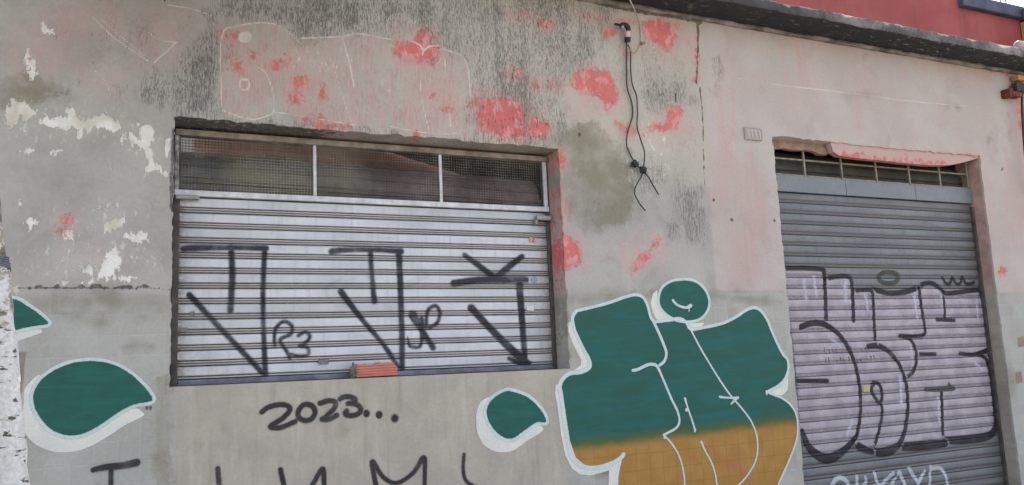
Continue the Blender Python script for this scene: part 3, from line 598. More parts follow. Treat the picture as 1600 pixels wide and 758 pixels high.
class Curtain:
    """a curtain of interlocked slats: profile is (dz/pitch, dy, groove, band) from the top of a slat downwards"""
    def __init__(s, x0, x1, ztop, zbot, pitch, prof, y, h):
        rows = []
        n = int(math.ceil((ztop-zbot)/pitch))
        for i in range(n):
            jit = rng.normal(0, .0012)
            for (t, dy, gr, bd) in prof:
                z = ztop-(i+t)*pitch
                if z >= zbot: rows.append((z, y+dy+jit, gr, bd))
        rows = rows[::-1]
        s.z = np.array([r[0] for r in rows]); s.yy = np.array([r[1] for r in rows]); s.g = np.array([r[2] for r in rows]); s.b = np.array([r[3] for r in rows])
        s.x = np.arange(x0, x1+h, h); s.x[-1] = x1
        tz = np.gradient(s.z); ty = np.gradient(s.yy); L_ = np.hypot(tz, ty); s.ny = -tz/L_; s.nz = ty/L_
        s.X, s.Z = np.meshgrid(s.x, s.z, indexing='ij')
        s.wob = lambda X, Z: .006*fnoise(X, Z*.6, 2.2, 3)+.002*fnoise(X, Z, 7, 2)
        s.plane = y
    def grid(s, off=0.0):
        Y = s.yy[None, :]+s.wob(s.X, s.Z)+s.ny[None, :]*off
        Z = s.Z+s.nz[None, :]*off+.005*fnoise(s.X, s.Z*0+s.Z.round(1), 1.1, 2)
        return s.X, Y, Z
    def build(s, name, mat, parent):
        X, Y, Z = s.grid(); nx, nzz = X.shape
        ii, jj = np.meshgrid(np.arange(nx-1), np.arange(nzz-1), indexing='ij'); i, j = ii.ravel(), jj.ravel()
        q = np.stack([i*nzz+j, (i+1)*nzz+j, (i+1)*nzz+j+1, i*nzz+j+1], -1)
        ed = np.exp(-np.minimum(s.x-s.x[0], s.x[-1]-s.x)/.035)
        G = np.stack([np.broadcast_to(s.g[None, :], X.shape), np.broadcast_to(ed[:, None], X.shape), np.broadcast_to(s.b[None, :], X.shape)], -1).reshape(-1, 3)
        return mesh_np(name, np.stack([X, Y, Z], -1).reshape(-1, 3), q, mat, parent, {'g': G}, smooth=False)
    def paint(s, name, shapes, mat, parent, off=.0015, margin=.018, label=None, zlim=None):
        X, Y, Z = s.grid(off); d = field(shapes, s.X, s.Z, margin+.02, -.1)
        lo = np.min([q.lo for q in shapes], 0)-margin; hi = np.max([q.hi for q in shapes], 0)+margin
        a, b = np.searchsorted(s.x, lo[0]-.02), np.searchsorted(s.x, hi[0]+.02); c, e = np.searchsorted(s.z, lo[1]-.02), np.searchsorted(s.z, hi[1]+.02)
        a = max(a, 0); c = max(c, 0); sl = np.s_[a:b+1, c:e+1]
        return sheet_from_grid(name, X[sl], Y[sl], Z[sl], d[sl], np.broadcast_to(np.maximum(s.g, .55*s.b)[None, :], X.shape)[sl], mat, margin, parent, label)

# window shutter
ws = mesh_np('window_shutter', [(.3, WD+.1, 1.6), (2.98, WD+.1, 1.6), (2.98, WD+.1, 2.7), (.3, WD+.1, 2.7)], [(0, 1, 2, 3)], plain('shutter_back', S(60, 60, 62)), shop, label='white roller shutter with black sprayed tags')
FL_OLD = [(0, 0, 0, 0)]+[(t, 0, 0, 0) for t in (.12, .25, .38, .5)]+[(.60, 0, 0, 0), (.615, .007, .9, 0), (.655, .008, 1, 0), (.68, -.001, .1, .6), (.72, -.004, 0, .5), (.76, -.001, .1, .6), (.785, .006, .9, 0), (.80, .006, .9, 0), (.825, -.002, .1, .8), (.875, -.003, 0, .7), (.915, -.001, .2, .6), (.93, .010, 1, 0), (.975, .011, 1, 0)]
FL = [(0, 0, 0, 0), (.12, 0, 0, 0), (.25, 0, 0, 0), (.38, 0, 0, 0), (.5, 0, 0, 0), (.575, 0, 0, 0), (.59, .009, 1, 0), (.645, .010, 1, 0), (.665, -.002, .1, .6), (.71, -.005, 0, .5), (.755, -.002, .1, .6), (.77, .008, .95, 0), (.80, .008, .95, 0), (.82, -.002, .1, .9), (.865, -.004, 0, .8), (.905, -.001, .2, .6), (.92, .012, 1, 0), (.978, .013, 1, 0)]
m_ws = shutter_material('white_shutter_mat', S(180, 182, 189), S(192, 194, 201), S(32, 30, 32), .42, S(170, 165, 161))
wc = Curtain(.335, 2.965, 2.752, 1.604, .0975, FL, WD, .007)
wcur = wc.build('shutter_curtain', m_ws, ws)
m_sp = paint_mat('soft_black_spray', S(46, 44, 52), .011, .003, .95, S(56, 53, 64), groove=.4, halo=.35)
y = WD
k4 = lambda *p: [(270+x/4.74, 290+yy_/4.74) for x, yy_ in p]
tagA = [st([(285, 389), (300, 387.5), (354, 387), (416, 388)], [7, 10, 8, 8], y), st([(361, 386), (363, 430), (360, 485)], [8, 9, 9], y), st([(414, 388), (411, 450), (412, 520), (415, 592)], [8, 7, 7, 9], y), st([(296, 461), (340, 508), (400, 572), (422, 594)], [9, 8, 8, 7], y)]
tagA2 = [st(c6((58, 322), (60, 275), (85, 248), (112, 262), (108, 288), (75, 305), (95, 340), (105, 362)), 5, y), st(c6((132, 292), (155, 280), (168, 296), (150, 318), (136, 324), (160, 330), (163, 350), (135, 356), (105, 350)), 5, y)]
tagB = [st([(518, 393), (545, 390.5), (590, 391), (627, 393)], [9, 8, 7, 9], y), st([(579, 394), (581, 430), (585, 471)], [8, 7, 9], y), st([(623, 393), (626, 460), (628, 530), (628, 584)], [10, 9, 9, 9], y), st([(533, 456), (560, 492), (600, 540), (622, 574)], [10, 8, 7, 8], y)]
tagB2 = [st(c6((470, 300), (480, 325), (512, 325), (516, 285)), 5, y), st(c6((488, 228), (520, 280), (552, 330)), [14, 9, 9], y), st(c6((530, 265), (535, 215), (560, 200), (573, 222), (565, 252), (540, 268)), 5.5, y), st(c6((516, 240), (520, 300)), 8, y)]
tagC = [st([(726, 399), (748, 415), (775, 436)], [8, 9, 10], y), st([(816, 401), (795, 417), (776, 434)], [8, 10, 10], y), st([(709, 443), (746, 438), (790, 437), (822, 437)], [11, 10, 11, 9], y), st([(811, 438), (815, 490), (819, 545), (820, 568)], [12, 11, 10, 10], y), st([(736, 481), (768, 515), (800, 547), (824, 568)], [12, 11, 13, 12], y), st([(795, 560), (820, 570), (828, 566)], [6, 9, 5], y)]
for q in (tagA, tagA2, tagB, tagB2, tagC): wc.paint('sprayed_tag', q, m_sp, ws)
m_gal = plain('galvanised_mat', S(170, 172, 178), .45, .3, 10, S(120, 118, 116), .4)
m_pale_metal = plain('pale_frame_mat', S(205, 207, 214), .5, .2, 14, S(170, 170, 172))
m_rail = plain('dirty_rail_mat', S(92, 88, 86), .6, .5, 14, S(60, 56, 54), .2)
m_dark = plain('dark_void_mat', S(40, 38, 36), .9)
bm = bmesh.new(); box(bm, .292, .335, WD-.018, WD+.05, 1.565, 3.16, .004); obj('guide_rail', bm, m_rail, ws)
bm = bmesh.new(); box(bm, 2.963, 2.993, WD-.018, WD+.05, 1.565, 3.16, .004); obj('guide_rail', bm, m_rail, ws)
bm = bmesh.new(); box(bm, .337, 2.961, WD-.010, WD+.02, 1.566, 1.600, .005); box(bm, .337, 2.961, WD-.020, WD-.0105, 1.566, 1.577, .003); obj('bottom_rail', bm, plain('bottom_rail_mat', S(120, 124, 140), .45, .35, 9, S(88, 90, 100), .4), ws)
bm = bmesh.new(); box(bm, .305, .45, WD-.05, WD-.02, 2.735, 2.762, .006); obj('latch', bm, m_gal, ws)
bm = bmesh.new(); box(bm, 2.86, 2.985, WD-.06, WD-.02, 2.69, 2.725, .005); box(bm, 2.85, 2.87, WD-.05, WD-.02, 2.655, 2.69, .003); obj('latch', bm, m_gal, ws)
def sticker(pts, mat, y, parent, label, t=.004):
    bm = bmesh.new(); prism(bm, ups(pts, y), y-.006-t, y-.006); obj('sticker', bm, mat, parent, label=label)
sticker([(826.5, 371), (838, 372), (838, 379), (827, 378)], plain('red_sticker', S(170, 96, 100), .5, .4, 60, S(200, 170, 170)), WD, ws, 'red sticker')
_a = np.linspace(0, 2*np.pi, 14, endpoint=False)
sticker([(834+5*math.cos(t), 437+5*math.sin(t)) for t in _a], plain('blue_sticker', S(150, 168, 182), .5, .5, 90, S(96, 130, 154)), WD, ws, 'round blue sticker')
sticker([(823, 478), (833, 478.5), (833, 486), (822, 485)], plain('white_sticker', S(214, 212, 212), .5, .15), WD, ws, 'white sticker')
m_dksticker = plain('grey_sticker', S(84, 86, 88), .6, .6, 150, S(140, 142, 146))
sticker([(278, 512), (294, 512.5), (294, 520), (278, 519)], m_dksticker, WD, ws, 'worn grey sticker')
sticker([(296, 488), (304, 486), (304, 494), (295, 492)], m_dksticker, WD, ws, 'torn grey sticker')
sticker([(497, 562), (513, 561), (513, 569), (497, 570)], m_dksticker, WD, ws, 'grey sticker near the bottom')

# grille over the shutter
gf = thing('window_grille', '', '', (0, 0, 0)); del gf['label'], gf['category']; gf.parent = shop; gf.location = Vector((0, 0, 0))-Vector(shop.location)
bm = bmesh.new()
box(bm, .30, 2.985, WD-.03, WD+.006, 2.762, 2.80, .004); obj('bottom_bar', bm, m_pale_metal, gf)
bm = bmesh.new(); box(bm, .30, 2.985, WD-.045, WD+.03, 3.155, 3.195, .005); obj('top_bar', bm, plain('old_timber', S(150, 140, 128), .8, .35, 9, S(100, 92, 84)), gf)
for x in (1.19, 2.105): 
    bm = bmesh.new(); box(bm, x-.011, x+.011, WD-.024, WD, 2.80, 3.158, .003); obj('mullion', bm, m_pale_metal, gf)
bm = bmesh.new(); box(bm, 2.95, 2.98, WD-.024, WD, 2.80, 3.158, .003); obj('mullion', bm, m_pale_metal, gf)
bm = bmesh.new(); box(bm, .30, .325, WD-.024, WD, 2.80, 3.158, .003); obj('mullion', bm, plain('flaking_frame', S(190, 190, 192), .6, .6, 16, S(50, 48, 48)), gf)
m_wire = plain('wire_mat', S(150, 145, 136), .6, .6, 3, S(52, 48, 46), .3)
def wire(a, b):
    bm = bmesh.new(); yv = WD-.01; r = .0015
    nx = int((b-a)/.0195)
    for i in range(nx+1):
        x = a+(b-a)*i/nx+random.gauss(0, .0008)
        box(bm, x-r, x+r, yv-r, yv+r, 2.795, 3.16)
    for j in range(19):
        z = 2.80+.0195*j+random.gauss(0, .0008); box(bm, a, b, yv+r, yv+3*r, z-r, z+r)
    return bm
for a, b in ((.325, 1.18), (1.201, 2.095), (2.116, 2.952)): obj('wire_mesh', wire(a, b), m_wire, gf)
# roll of slats behind the grille
def roll(name, x0, x1, yc, zc, r, mat, parent, bumps=11, tilt=0.0):
    bm = bmesh.new(); n = 132; rings = []
    prof = []
    for i in range(n):
        t = 2*math.pi*i/n; ph = (i*bumps/n) % 1.0; rr = r-(.016 if ph > .9 else (.010 if .62 < ph < .7 else 0)); prof.append((yc+rr*math.cos(t), zc+rr*math.sin(t)))
    for x, tz in ((x0, tilt), (x1, -tilt)): rings.append([bm.verts.new((x, p[0], p[1]+tz)) for p in prof])
    for i in range(n): bm.faces.new((rings[0][i], rings[0][(i+1) % n], rings[1][(i+1) % n], rings[1][i]))
    bm.faces.new(rings[0]); bm.faces.new(rings[1][::-1]); return obj(name, bm, mat, parent)
k = NT('painted_roll_mat', .55); n_ = k.noise(k.sc(2.2, 1, 4), 1, 4, .6); n2_ = k.noise(k.sc(1, 1, 1), 9, 5, .6); X_, Y_, Z_ = k.xyz()
c_ = k.mix(k.ss(X_, 1.1, 1.9), k.mix(k.ss(n_, .4, .6), S(108, 112, 118), S(112, 114, 98)), k.mix(k.ss(n_, .4, .6), S(104, 88, 92), S(122, 106, 108)))
k.col(k.mix(k.ss(n2_, .45, .7, 0, .6), c_, S(70, 72, 74))); m_roll = k.m
roll('shutter_roll', .34, 2.94, WD+.245, 2.885, .205, m_roll, ws, 11, .03)

# door shutter
dsx = mesh_np('door_shutter', [(5.16, DD+.1, 0.01), (7.86, DD+.1, 0.01), (7.86, DD+.1, 3.0), (5.16, DD+.1, 3.0)], [(0, 1, 2, 3)], plain('shutter_back_dark', S(60, 60, 62)), shop, label='grey roller shutter door covered in lilac graffiti')
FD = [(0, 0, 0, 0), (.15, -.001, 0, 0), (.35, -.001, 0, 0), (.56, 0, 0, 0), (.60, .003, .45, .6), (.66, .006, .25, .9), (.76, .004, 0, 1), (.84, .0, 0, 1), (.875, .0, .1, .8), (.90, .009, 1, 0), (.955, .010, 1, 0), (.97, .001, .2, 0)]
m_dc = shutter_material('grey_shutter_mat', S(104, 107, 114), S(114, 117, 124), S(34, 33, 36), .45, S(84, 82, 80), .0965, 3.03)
y = DD
zt = 3.03
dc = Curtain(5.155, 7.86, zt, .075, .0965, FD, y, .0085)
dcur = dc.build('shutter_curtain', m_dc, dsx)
m_lilac = paint_mat('lilac_paint', S(178, 171, 180), .012, .006, .95, S(152, 145, 158), streak=.14, rough=.45, groove=.92)
m_dkl = paint_mat('dark_outline_spray', S(38, 35, 42), .006, .002, .97, S(48, 44, 52), halo=.3)
m_olive = paint_mat('olive_spray', S(72, 74, 66), .006, .003, .9)
m_glow = paint_mat('white_highlight_spray', S(214, 216, 232), .022, .004, .75, streak=.2)
m_wht = paint_mat('white_spray', S(196, 202, 214), .008, .003, .88, streak=.2)
fillD = pg(P8((45, 88), (165, 90), (176, 116), (250, 113), (265, 152), (325, 150), (390, 163), (470, 150), (500, 133), (545, 155), (662, 158), (680, 250), (684, 335), (696, 430), (708, 585), (690, 608), (560, 628), (410, 640), (350, 660), (265, 628), (200, 680), (130, 650), (100, 600), (90, 430), (70, 250)), y, smooth=False)
dc.paint('graffiti_fill', [fillD], m_lilac, dsx, .0012)
BW = 7
strokes = [[st(P8((48, 82), (110, 82), (168, 86), (175, 98), (178, 160), (181, 250)), BW, y)], [st(P8((175, 116), (215, 108), (248, 108), (260, 120), (264, 180), (266, 245)), BW, y)], [st(P8((265, 152), (300, 150), (320, 152), (327, 170), (330, 240), (335, 310)), BW-1, y)],
    [st(P8((325, 147), (380, 160), (440, 153), (472, 138), (492, 129), (515, 130), (535, 145), (552, 160), (590, 158), (640, 152), (660, 156), (672, 210), (680, 280), (689, 335)), [BW+1]*4+[BW]*10, y)], [st(P8((470, 143), (480, 220), (489, 270), (484, 290), (450, 294), (410, 292), (440, 302), (458, 330), (462, 370), (452, 405), (430, 421)), BW-1, y)],
    [st(P8((545, 155), (549, 195), (551, 236)), BW-2, y), st(P8((525, 243), (580, 245)), 5.5, y)], [st(P8((465, 350), (522, 350)), 5.5, y)], [st(P8((598, 348), (640, 351), (685, 338)), [6, 6, 8], y), st(P8((655, 352), (678, 365), (690, 400), (700, 470), (706, 540), (708, 580)), [5, 7, 8, 8, 8, 8], y), st(P8((708, 580), (690, 603), (640, 614), (575, 619), (552, 614), (545, 600), (542, 530), (540, 460)), [11, 13, 14, 13, 9, 6, 6, 6], y)],
    [st(P8((102, 265), (140, 253), (180, 259), (222, 290), (252, 335), (272, 385), (285, 450), (288, 520), (279, 590), (266, 618), (230, 655), (190, 676), (150, 662), (122, 632), (106, 590)), [9, 9, 9, 8, 8, 7, 7, 7, 7, 9, 13, 16, 15, 12, 9], y)], [st(P8((90, 433), (185, 433)), 7, y)],
    [st(P8((312, 325), (345, 324), (380, 345), (412, 388), (430, 445), (435, 510), (427, 580), (408, 630), (375, 652), (340, 655), (322, 645)), [8, 9, 8, 7, 7, 7, 8, 10, 15, 13, 8], y)], [st(P8((330, 440), (321, 460), (336, 490), (350, 502), (355, 470), (345, 443), (330, 438)), 6.5, y), st(P8((350, 500), (355, 535), (343, 595), (328, 645)), 6, y)],
    [st(P8((266, 622), (290, 642), (325, 655)), [9, 13, 8], y)], [st(P8((412, 638), (470, 636), (552, 628)), [12, 15, 12], y)], [st(P8((545, 112), (553, 128), (566, 130), (575, 112), (584, 128), (598, 130), (606, 110), (614, 128), (628, 132), (642, 126)), 5, y)]]
for q in strokes: dc.paint('graffiti_outline', q, m_dkl, dsx, .0026)
dc.paint('graffiti_ring', [st(P8((345, 112), (355, 97), (378, 94), (400, 100), (407, 112), (395, 126), (370, 129), (350, 122), (345, 112)), 6.5, y)], m_olive, dsx, .0026)
dc.paint('graffiti_bar', [st(P8((490, 460), (530, 460), (578, 456)), [6, 8, 8], y), st(P8((563, 442), (568, 455)), [4, 9], y)], m_olive, dsx, .0032)
hl = [st(P8((143, 108), (150, 165)), [5, 7], y), st(P8((240, 130), (242, 185)), [7, 4], y), st(P8((304, 165), (312, 212)), [6, 5], y), st(P8((455, 160), (465, 235)), [6, 5], y), st(P8((540, 165), (545, 215)), 5, y), st(P8((530, 485), (534, 560)), 5, y), st(P8((262, 560), (246, 602)), [5, 6], y), st(P8((412, 420), (416, 505)), [6, 7], y), st(P8((650, 180), (655, 250)), 4, y), st(P8((445, 320), (450, 360)), 4, y), st(P8((645, 375), (668, 400)), 6, y), st(P8((110, 120), (120, 180)), 5, y), st(P8((185, 290), (230, 330)), 4, y)]
for q in hl: dc.paint('graffiti_highlight', [q], m_glow, dsx, .0020, margin=.035)
k6 = lambda *p: [(1280+x/7.273, 690+yy_/7.273) for x, yy_ in p]
wl = [[st(k6((130, 520), (180, 435), (245, 410), (310, 450), (340, 520)), 8, y)], [st(k6((425, 400), (430, 470), (440, 540)), 7, y), st(k6((520, 405), (530, 470), (440, 545)), 6, y)], [st(k6((625, 355), (650, 440), (700, 540)), 6.5, y), st(k6((840, 360), (760, 430), (690, 520)), 6.5, y)], [st(k6((900, 350), (850, 430), (800, 540)), 6.5, y), st(k6((910, 350), (950, 440), (985, 540)), 7, y)], [st(k6((1020, 310), (1070, 390), (1120, 470), (1120, 560)), 7.5, y), st(k6((1200, 335), (1150, 420), (1120, 480)), 6, y)], [st(k6((1265, 285), (1258, 400), (1255, 560)), 6, y), st(k6((1265, 310), (1350, 300), (1410, 340), (1450, 450), (1465, 560)), 6.5, y)]]
for q in wl: dc.paint('painted_letter', q, m_wht, dsx, .0016)
scr = []
for (bx, by, n) in ((1287, 546, 4), (1322, 544, 2), (1345, 546, 2), (1287, 560, 5), (1318, 560, 5), (1352, 558, 3)):
    for i in range(n):
        x = bx+i*6.2; scr.append(st([(x, by+random.uniform(-3, 0)), (x+random.uniform(0, 3), by+random.uniform(-4, 3)), (x+random.uniform(1, 4), by+random.uniform(2, 6))], 1.6, y))
dc.paint('scribble', scr, paint_mat('pen_ink', S(70, 66, 74), .003, .001, .85), dsx, .0030, margin=.006)
sticker([(1347.5, 602.5), (1358, 602.5), (1358, 612), (1347.5, 612)], plain('yellow_sticker', S(186, 176, 146), .5, .25, 120, S(150, 138, 100)), DD, dsx, 'small yellow sticker')
bm = bmesh.new(); box(bm, 5.152, 7.863, DD-.02, DD+.03, .01, .07, .006); obj('bottom_rail', bm, m_rail, dsx)
for xa, xb in ((5.152, 5.175), (7.84, 7.863)):
    bm = bmesh.new(); box(bm, xa, xb, DD-.035, DD+.05, .01, 3.0, .004); obj('guide_rail', bm, m_rail, dsx)
# lintel sheet and barred transom over the door
m_lint = plain('lintel_sheet_mat', S(112, 118, 126), .5, .25, 4, S(122, 126, 130), .2)
for xa, xb in ((5.152, 6.098), (6.102, 7.028), (7.032, 7.863)):
    bm = bmesh.new(); box(bm, xa, xb, DD-.035, DD-.005, 3.035, 3.185, .004); obj('lintel_sheet', bm, m_lint, dsx)
m_bar = plain('transom_bar_mat', S(152, 146, 134), .6, .35, 20, S(110, 104, 94))
tr = thing('transom_bars', '', '', (0, 0, 0)); del tr['label'], tr['category']; tr.parent = shop; tr.location = -Vector(shop.location)
for z in (3.195, 3.342, 3.475):
    bm = bmesh.new(); box(bm, 5.153, 7.862, DD-.02, DD-.004, z-.007, z+.007, .002); obj('rail', bm, m_bar, tr)
for x in (5.62, 6.08, 6.53, 6.98, 7.42, 7.835):
    bm = bmesh.new(); box(bm, x-.009, x+.009, DD-.028, DD-.012, 3.188, 3.484, .002); obj('bar', bm, m_bar, tr)
roll('shutter_roll', 5.17, 7.85, DD+.25, 3.27, .20, plain('brown_roll_mat', S(74, 70, 64), .7, .4, 5, S(52, 50, 47)), dsx, 9)
# broken plaster hanging over the door
k = NT('pink_plaster_mat', .9); n_ = k.noise(k.sc(1, 1, 1), 14, 5, .65); n2_ = k.noise(k.sc(1, 1, 1), 50, 4, .6)
k.col(k.mix(k.ss(k.M('ADD', n_, k.ss(k.xyz()[2], 3.46, 3.38, -.12, .08)), .48, .62), S(178, 152, 147), S(184, 108, 106))); k.bump(n2_, .5, .006); m_pp = k.m
up3 = ups([(1296, 226), (1300, 238), (1309, 244), (1330, 247), (1360, 250), (1380, 252), (1405, 255), (1430, 257), (1450, 259), (1478, 259), (1497, 256), (1512, 252), (1528, 247)], .03)
top3 = [(p[0], 3.50) for p in up3[::-1]]
bm = bmesh.new(); prism(bm, list(up3)+top3, .012, .075); obj('broken_plaster', bm, m_pp, shop)
up4 = ups([(1210, 233), (1225, 232), (1240, 235), (1258, 235), (1270, 236), (1280, 241), (1290, 243), (1298, 236)], .09)
bm = bmesh.new(); prism(bm, [(5.153, up4[0][1])]+list(up4)+[(up4[-1][0], 3.5), (5.153, 3.5)], .085, .13); obj('exposed_lintel', bm, plain('old_lintel_mat', S(158, 134, 118), .9, .35, 12, S(120, 98, 84)), shop)

# cornice
CZ = 4.480
k = NT('mouldy_cornice_mat', .95); n_ = k.noise(k.sc(1, 1, 1), 3, 6, .65); n2_ = k.noise(k.sc(4, 9, 9), 2.4, 5, .65, .6); n3_ = k.noise(k.sc(1, 1, 1), 30, 4); X_, Y_, Z_ = k.xyz()
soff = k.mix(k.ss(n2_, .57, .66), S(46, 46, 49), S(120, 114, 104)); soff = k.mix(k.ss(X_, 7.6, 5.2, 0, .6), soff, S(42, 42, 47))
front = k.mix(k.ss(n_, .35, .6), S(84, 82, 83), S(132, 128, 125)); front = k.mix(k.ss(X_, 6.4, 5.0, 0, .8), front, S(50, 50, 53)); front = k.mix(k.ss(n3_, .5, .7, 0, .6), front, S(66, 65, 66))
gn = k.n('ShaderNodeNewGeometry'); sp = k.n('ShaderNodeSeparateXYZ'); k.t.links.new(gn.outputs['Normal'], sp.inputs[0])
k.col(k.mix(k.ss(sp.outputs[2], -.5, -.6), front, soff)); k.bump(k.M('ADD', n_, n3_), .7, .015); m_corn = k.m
def rough_bar(name, x0, x1, y0, y1, z0, z1, mat, parent, amp, step=.04):
    xs_ = np.arange(x0, x1+step, step); ring = [(y0, z0), (y0*.5+y1*.5, z0), (y1, z0), (y1, z1), (y0*.5+y1*.5, z1), (y0, z1), (y0, (z0+z1)/2)]
    V, Fc = [], []; m_ = len(ring)
    for i, x in enumerate(xs_):
        for j, (yy_, z) in enumerate(ring):
            a_ = np.array([x]); b_ = np.array([j*3.7+x0])
            V.append((x, yy_+amp*2*fnoise(a_, b_, 7, 3)[0], z+amp*fnoise(a_+40, b_, 9, 3)[0]))
    for i in range(len(xs_)-1):
        for j in range(m_): Fc.append((i*m_+j, i*m_+(j+1) % m_, (i+1)*m_+(j+1) % m_, (i+1)*m_+j))
    V = np.array(V); o = mesh_np(name, V, Fc, mat, parent)
    bm = bmesh.new(); bm.from_mesh(o.data); bmesh.ops.recalc_face_normals(bm, faces=bm.faces); bm.to_mesh(o.data); bm.free(); return o
rough_bar('cornice', -6, 9.9, -.31, .3, CZ+.004, CZ+.105, m_corn, shop, .024, .03)
rough_bar('plaster_bead', 3.0, 9.2, -.035, .01, CZ-.03, CZ+.003, plain('bead_mat', S(150, 144, 138), .9, .5, 6, S(70, 66, 64)), shop, .022, .05)
# rest of the shop: roof, inside walls, floor
m_in = plain('inside_wall_mat', S(150, 140, 128), .9, .3, 3)
XW = float(up((301, 218), 2.5)[0])
k = NT('brick_inside_mat', .9); br = k.n('ShaderNodeTexBrick'); mp = k.n('ShaderNodeMapping'); mp.inputs['Rotation'].default_value = (math.radians(-90), 0, 0); k.put(mp.inputs['Vector'], k.pos); k.put(br.inputs['Vector'], mp.outputs[0])
br.inputs['Scale'].default_value = 1; br.inputs['Brick Width'].default_value = .22; br.inputs['Row Height'].default_value = .09; br.inputs['Mortar Size'].default_value = .008
br.inputs['Color1'].default_value = S(196, 138, 112); br.inputs['Color2'].default_value = S(206, 164, 128); br.inputs['Mortar'].default_value = S(196, 186, 170); X_, Y_, Z_ = k.xyz(); k.col(k.mix(k.ss(X_, XW, XW+.02), S(222, 220, 214), br.outputs['Color'])); m_brk = k.m
def shop_part(name, b, m): bm = bmesh.new(); box(bm, *b); obj(name, bm, m, shop)
shop_part('inner_wall', (-3, 4.2, 2.5, 2.62, 0, 4.4), m_brk)
shop_part('inner_wall', (4.2, 4.32, .3, 5.9, 0, 4.4), m_in)
shop_part('inner_wall', (-6, -5.88, .02, 6, 0, 4.46), m_in)
shop_part('inner_wall', (9.22, 9.34, .02, 6, 0, 4.46), m_in)
shop_part('back_wall', (-6, 9.34, 6.0, 6.12, 0, 4.46), m_in)
shop_part('floor', (-5.88, 9.22, .4, 6, .0, .02), m_in)
shop_part('roof', (4.32, 9.3, .31, 6.1, 4.48, 4.56), m_in)
shop_part('roof', (-6, 4.318, .31, 1.15, 4.48, 4.56), m_in)  # stops short: roof gap added to let daylight onto the inner brick wall
# tiled inner eave sloping behind the grille
k = NT('tile_underside_mat', .9); n_ = k.noise(k.sc(2, 30, 2), 1, 4); st_ = k.noise(k.sc(1, 55, 1), 1, 2)
k.col(k.mix(k.ss(st_, .42, .58), S(58, 46, 38), S(128, 104, 84))); m_til = k.m
V = [(.7, .45, 3.75), (4.15, .45, 3.1), (4.15, 2.45, 3.35), (.7, 2.45, 4.2)]
V2 = [(a, b, c+.04) for a, b, c in V]
mesh_np('roof_tiles', V+V2, [(0, 1, 2, 3), (4, 7, 6, 5), (0, 4, 5, 1), (1, 5, 6, 2), (2, 6, 7, 3), (3, 7, 4, 0)], m_til, shop)

# ------------------------------------------------------------------ buildings seen above the cornice
k = NT('red_render_mat', .85); n_ = k.noise(k.sc(1, 1, 1), 1.4, 5, .6); n2_ = k.noise(k.sc(10, 10, 1), 1, 4); n3_ = k.noise(k.sc(1, 1, 1), 30, 3)
c_ = k.mix(k.ss(n_, .35, .65), S(142, 72, 73), S(156, 86, 84)); k.col(k.mix(k.ss(n2_, .5, .8, 0, .5), c_, S(112, 70, 70))); k.bump(n3_, .3, .005); m_red = k.m
m_cop = plain('blue_coping_mat', S(84, 90, 112), .7, .35, 5, S(64, 68, 88))
RX = 9.29
red = thing('red_building', 'red rendered upper storey rising behind the mouldy cornice', 'building', (7, 2, 4.56))
bm = bmesh.new(); box(bm, 4.4, RX, 1.0, 5.9, 4.57, 7.4); obj('wall', bm, m_red, red)
bm = bmesh.new(); box(bm, RX+.002, 10.75, 1.004, 5.9, 4.57, 5.74); obj('parapet_wall', bm, m_red, red)
bm = bmesh.new(); box(bm, RX+.004, 10.85, .93, 1.25, 5.742, 5.90, .012); obj('coping', bm, m_cop, red)
for (x, h_, ln) in ((9.85, .45, .0), (10.28, .5, .03), (10.40, .5, -.03)):
    bm = bmesh.new(); tube(bm, [(x, 1.1, 5.88), (x+ln, 1.1, 5.9+h_)], .008, 6); obj('rebar', bm, m_rail, red)
och = thing('ochre_building', 'ochre wall with blue grey coping at the far right corner', 'building', (10.9, 1, 0))
m_och = plain('ochre_mat', S(176, 128, 92), .85, .2, 3)
bm = bmesh.new(); box(bm, 10.45, 14, -.4, .99, 0, 5.70); obj('wall', bm, m_och, och)
bm = bmesh.new(); box(bm, 10.40, 14.1, -.46, .92, 5.704, 5.86, .012); obj('coping', bm, m_cop, och)
# pipe on the cornice
pp = thing('drain_pipe', 'white plastic drain pipe lying on the cornice end', 'pipe', (9.4, .0, 4.6))
p0 = up((1590, 71), -.05)
bm = bmesh.new(); X0, Z0 = p0[0], p0[1]; tube(bm, [(X0-.005, -.05, Z0), (X0, -.05, Z0), (X0+.5, -.05, Z0+.02), (X0+1.4, -.05, Z0+.02)], [.035, .05, .05, .05], 16); obj('tube', bm, plain('pvc_mat', S(168, 160, 156), .45, .1), pp, True)
bm = bmesh.new(); tube(bm, [(X0+.10, -.05, Z0+.004), (X0+.18, -.05, Z0+.007)], .055, 16); obj('coupling', bm, plain('pvc_coupling_mat', S(158, 150, 146), .45, .1), pp, True)
pp.location = (X0, -.05, Z0); 
for ch in pp.children:
    for v in ch.data.vertices: v.co += Vector((9.4, 0, 4.6))-Vector((X0, -.05, Z0))

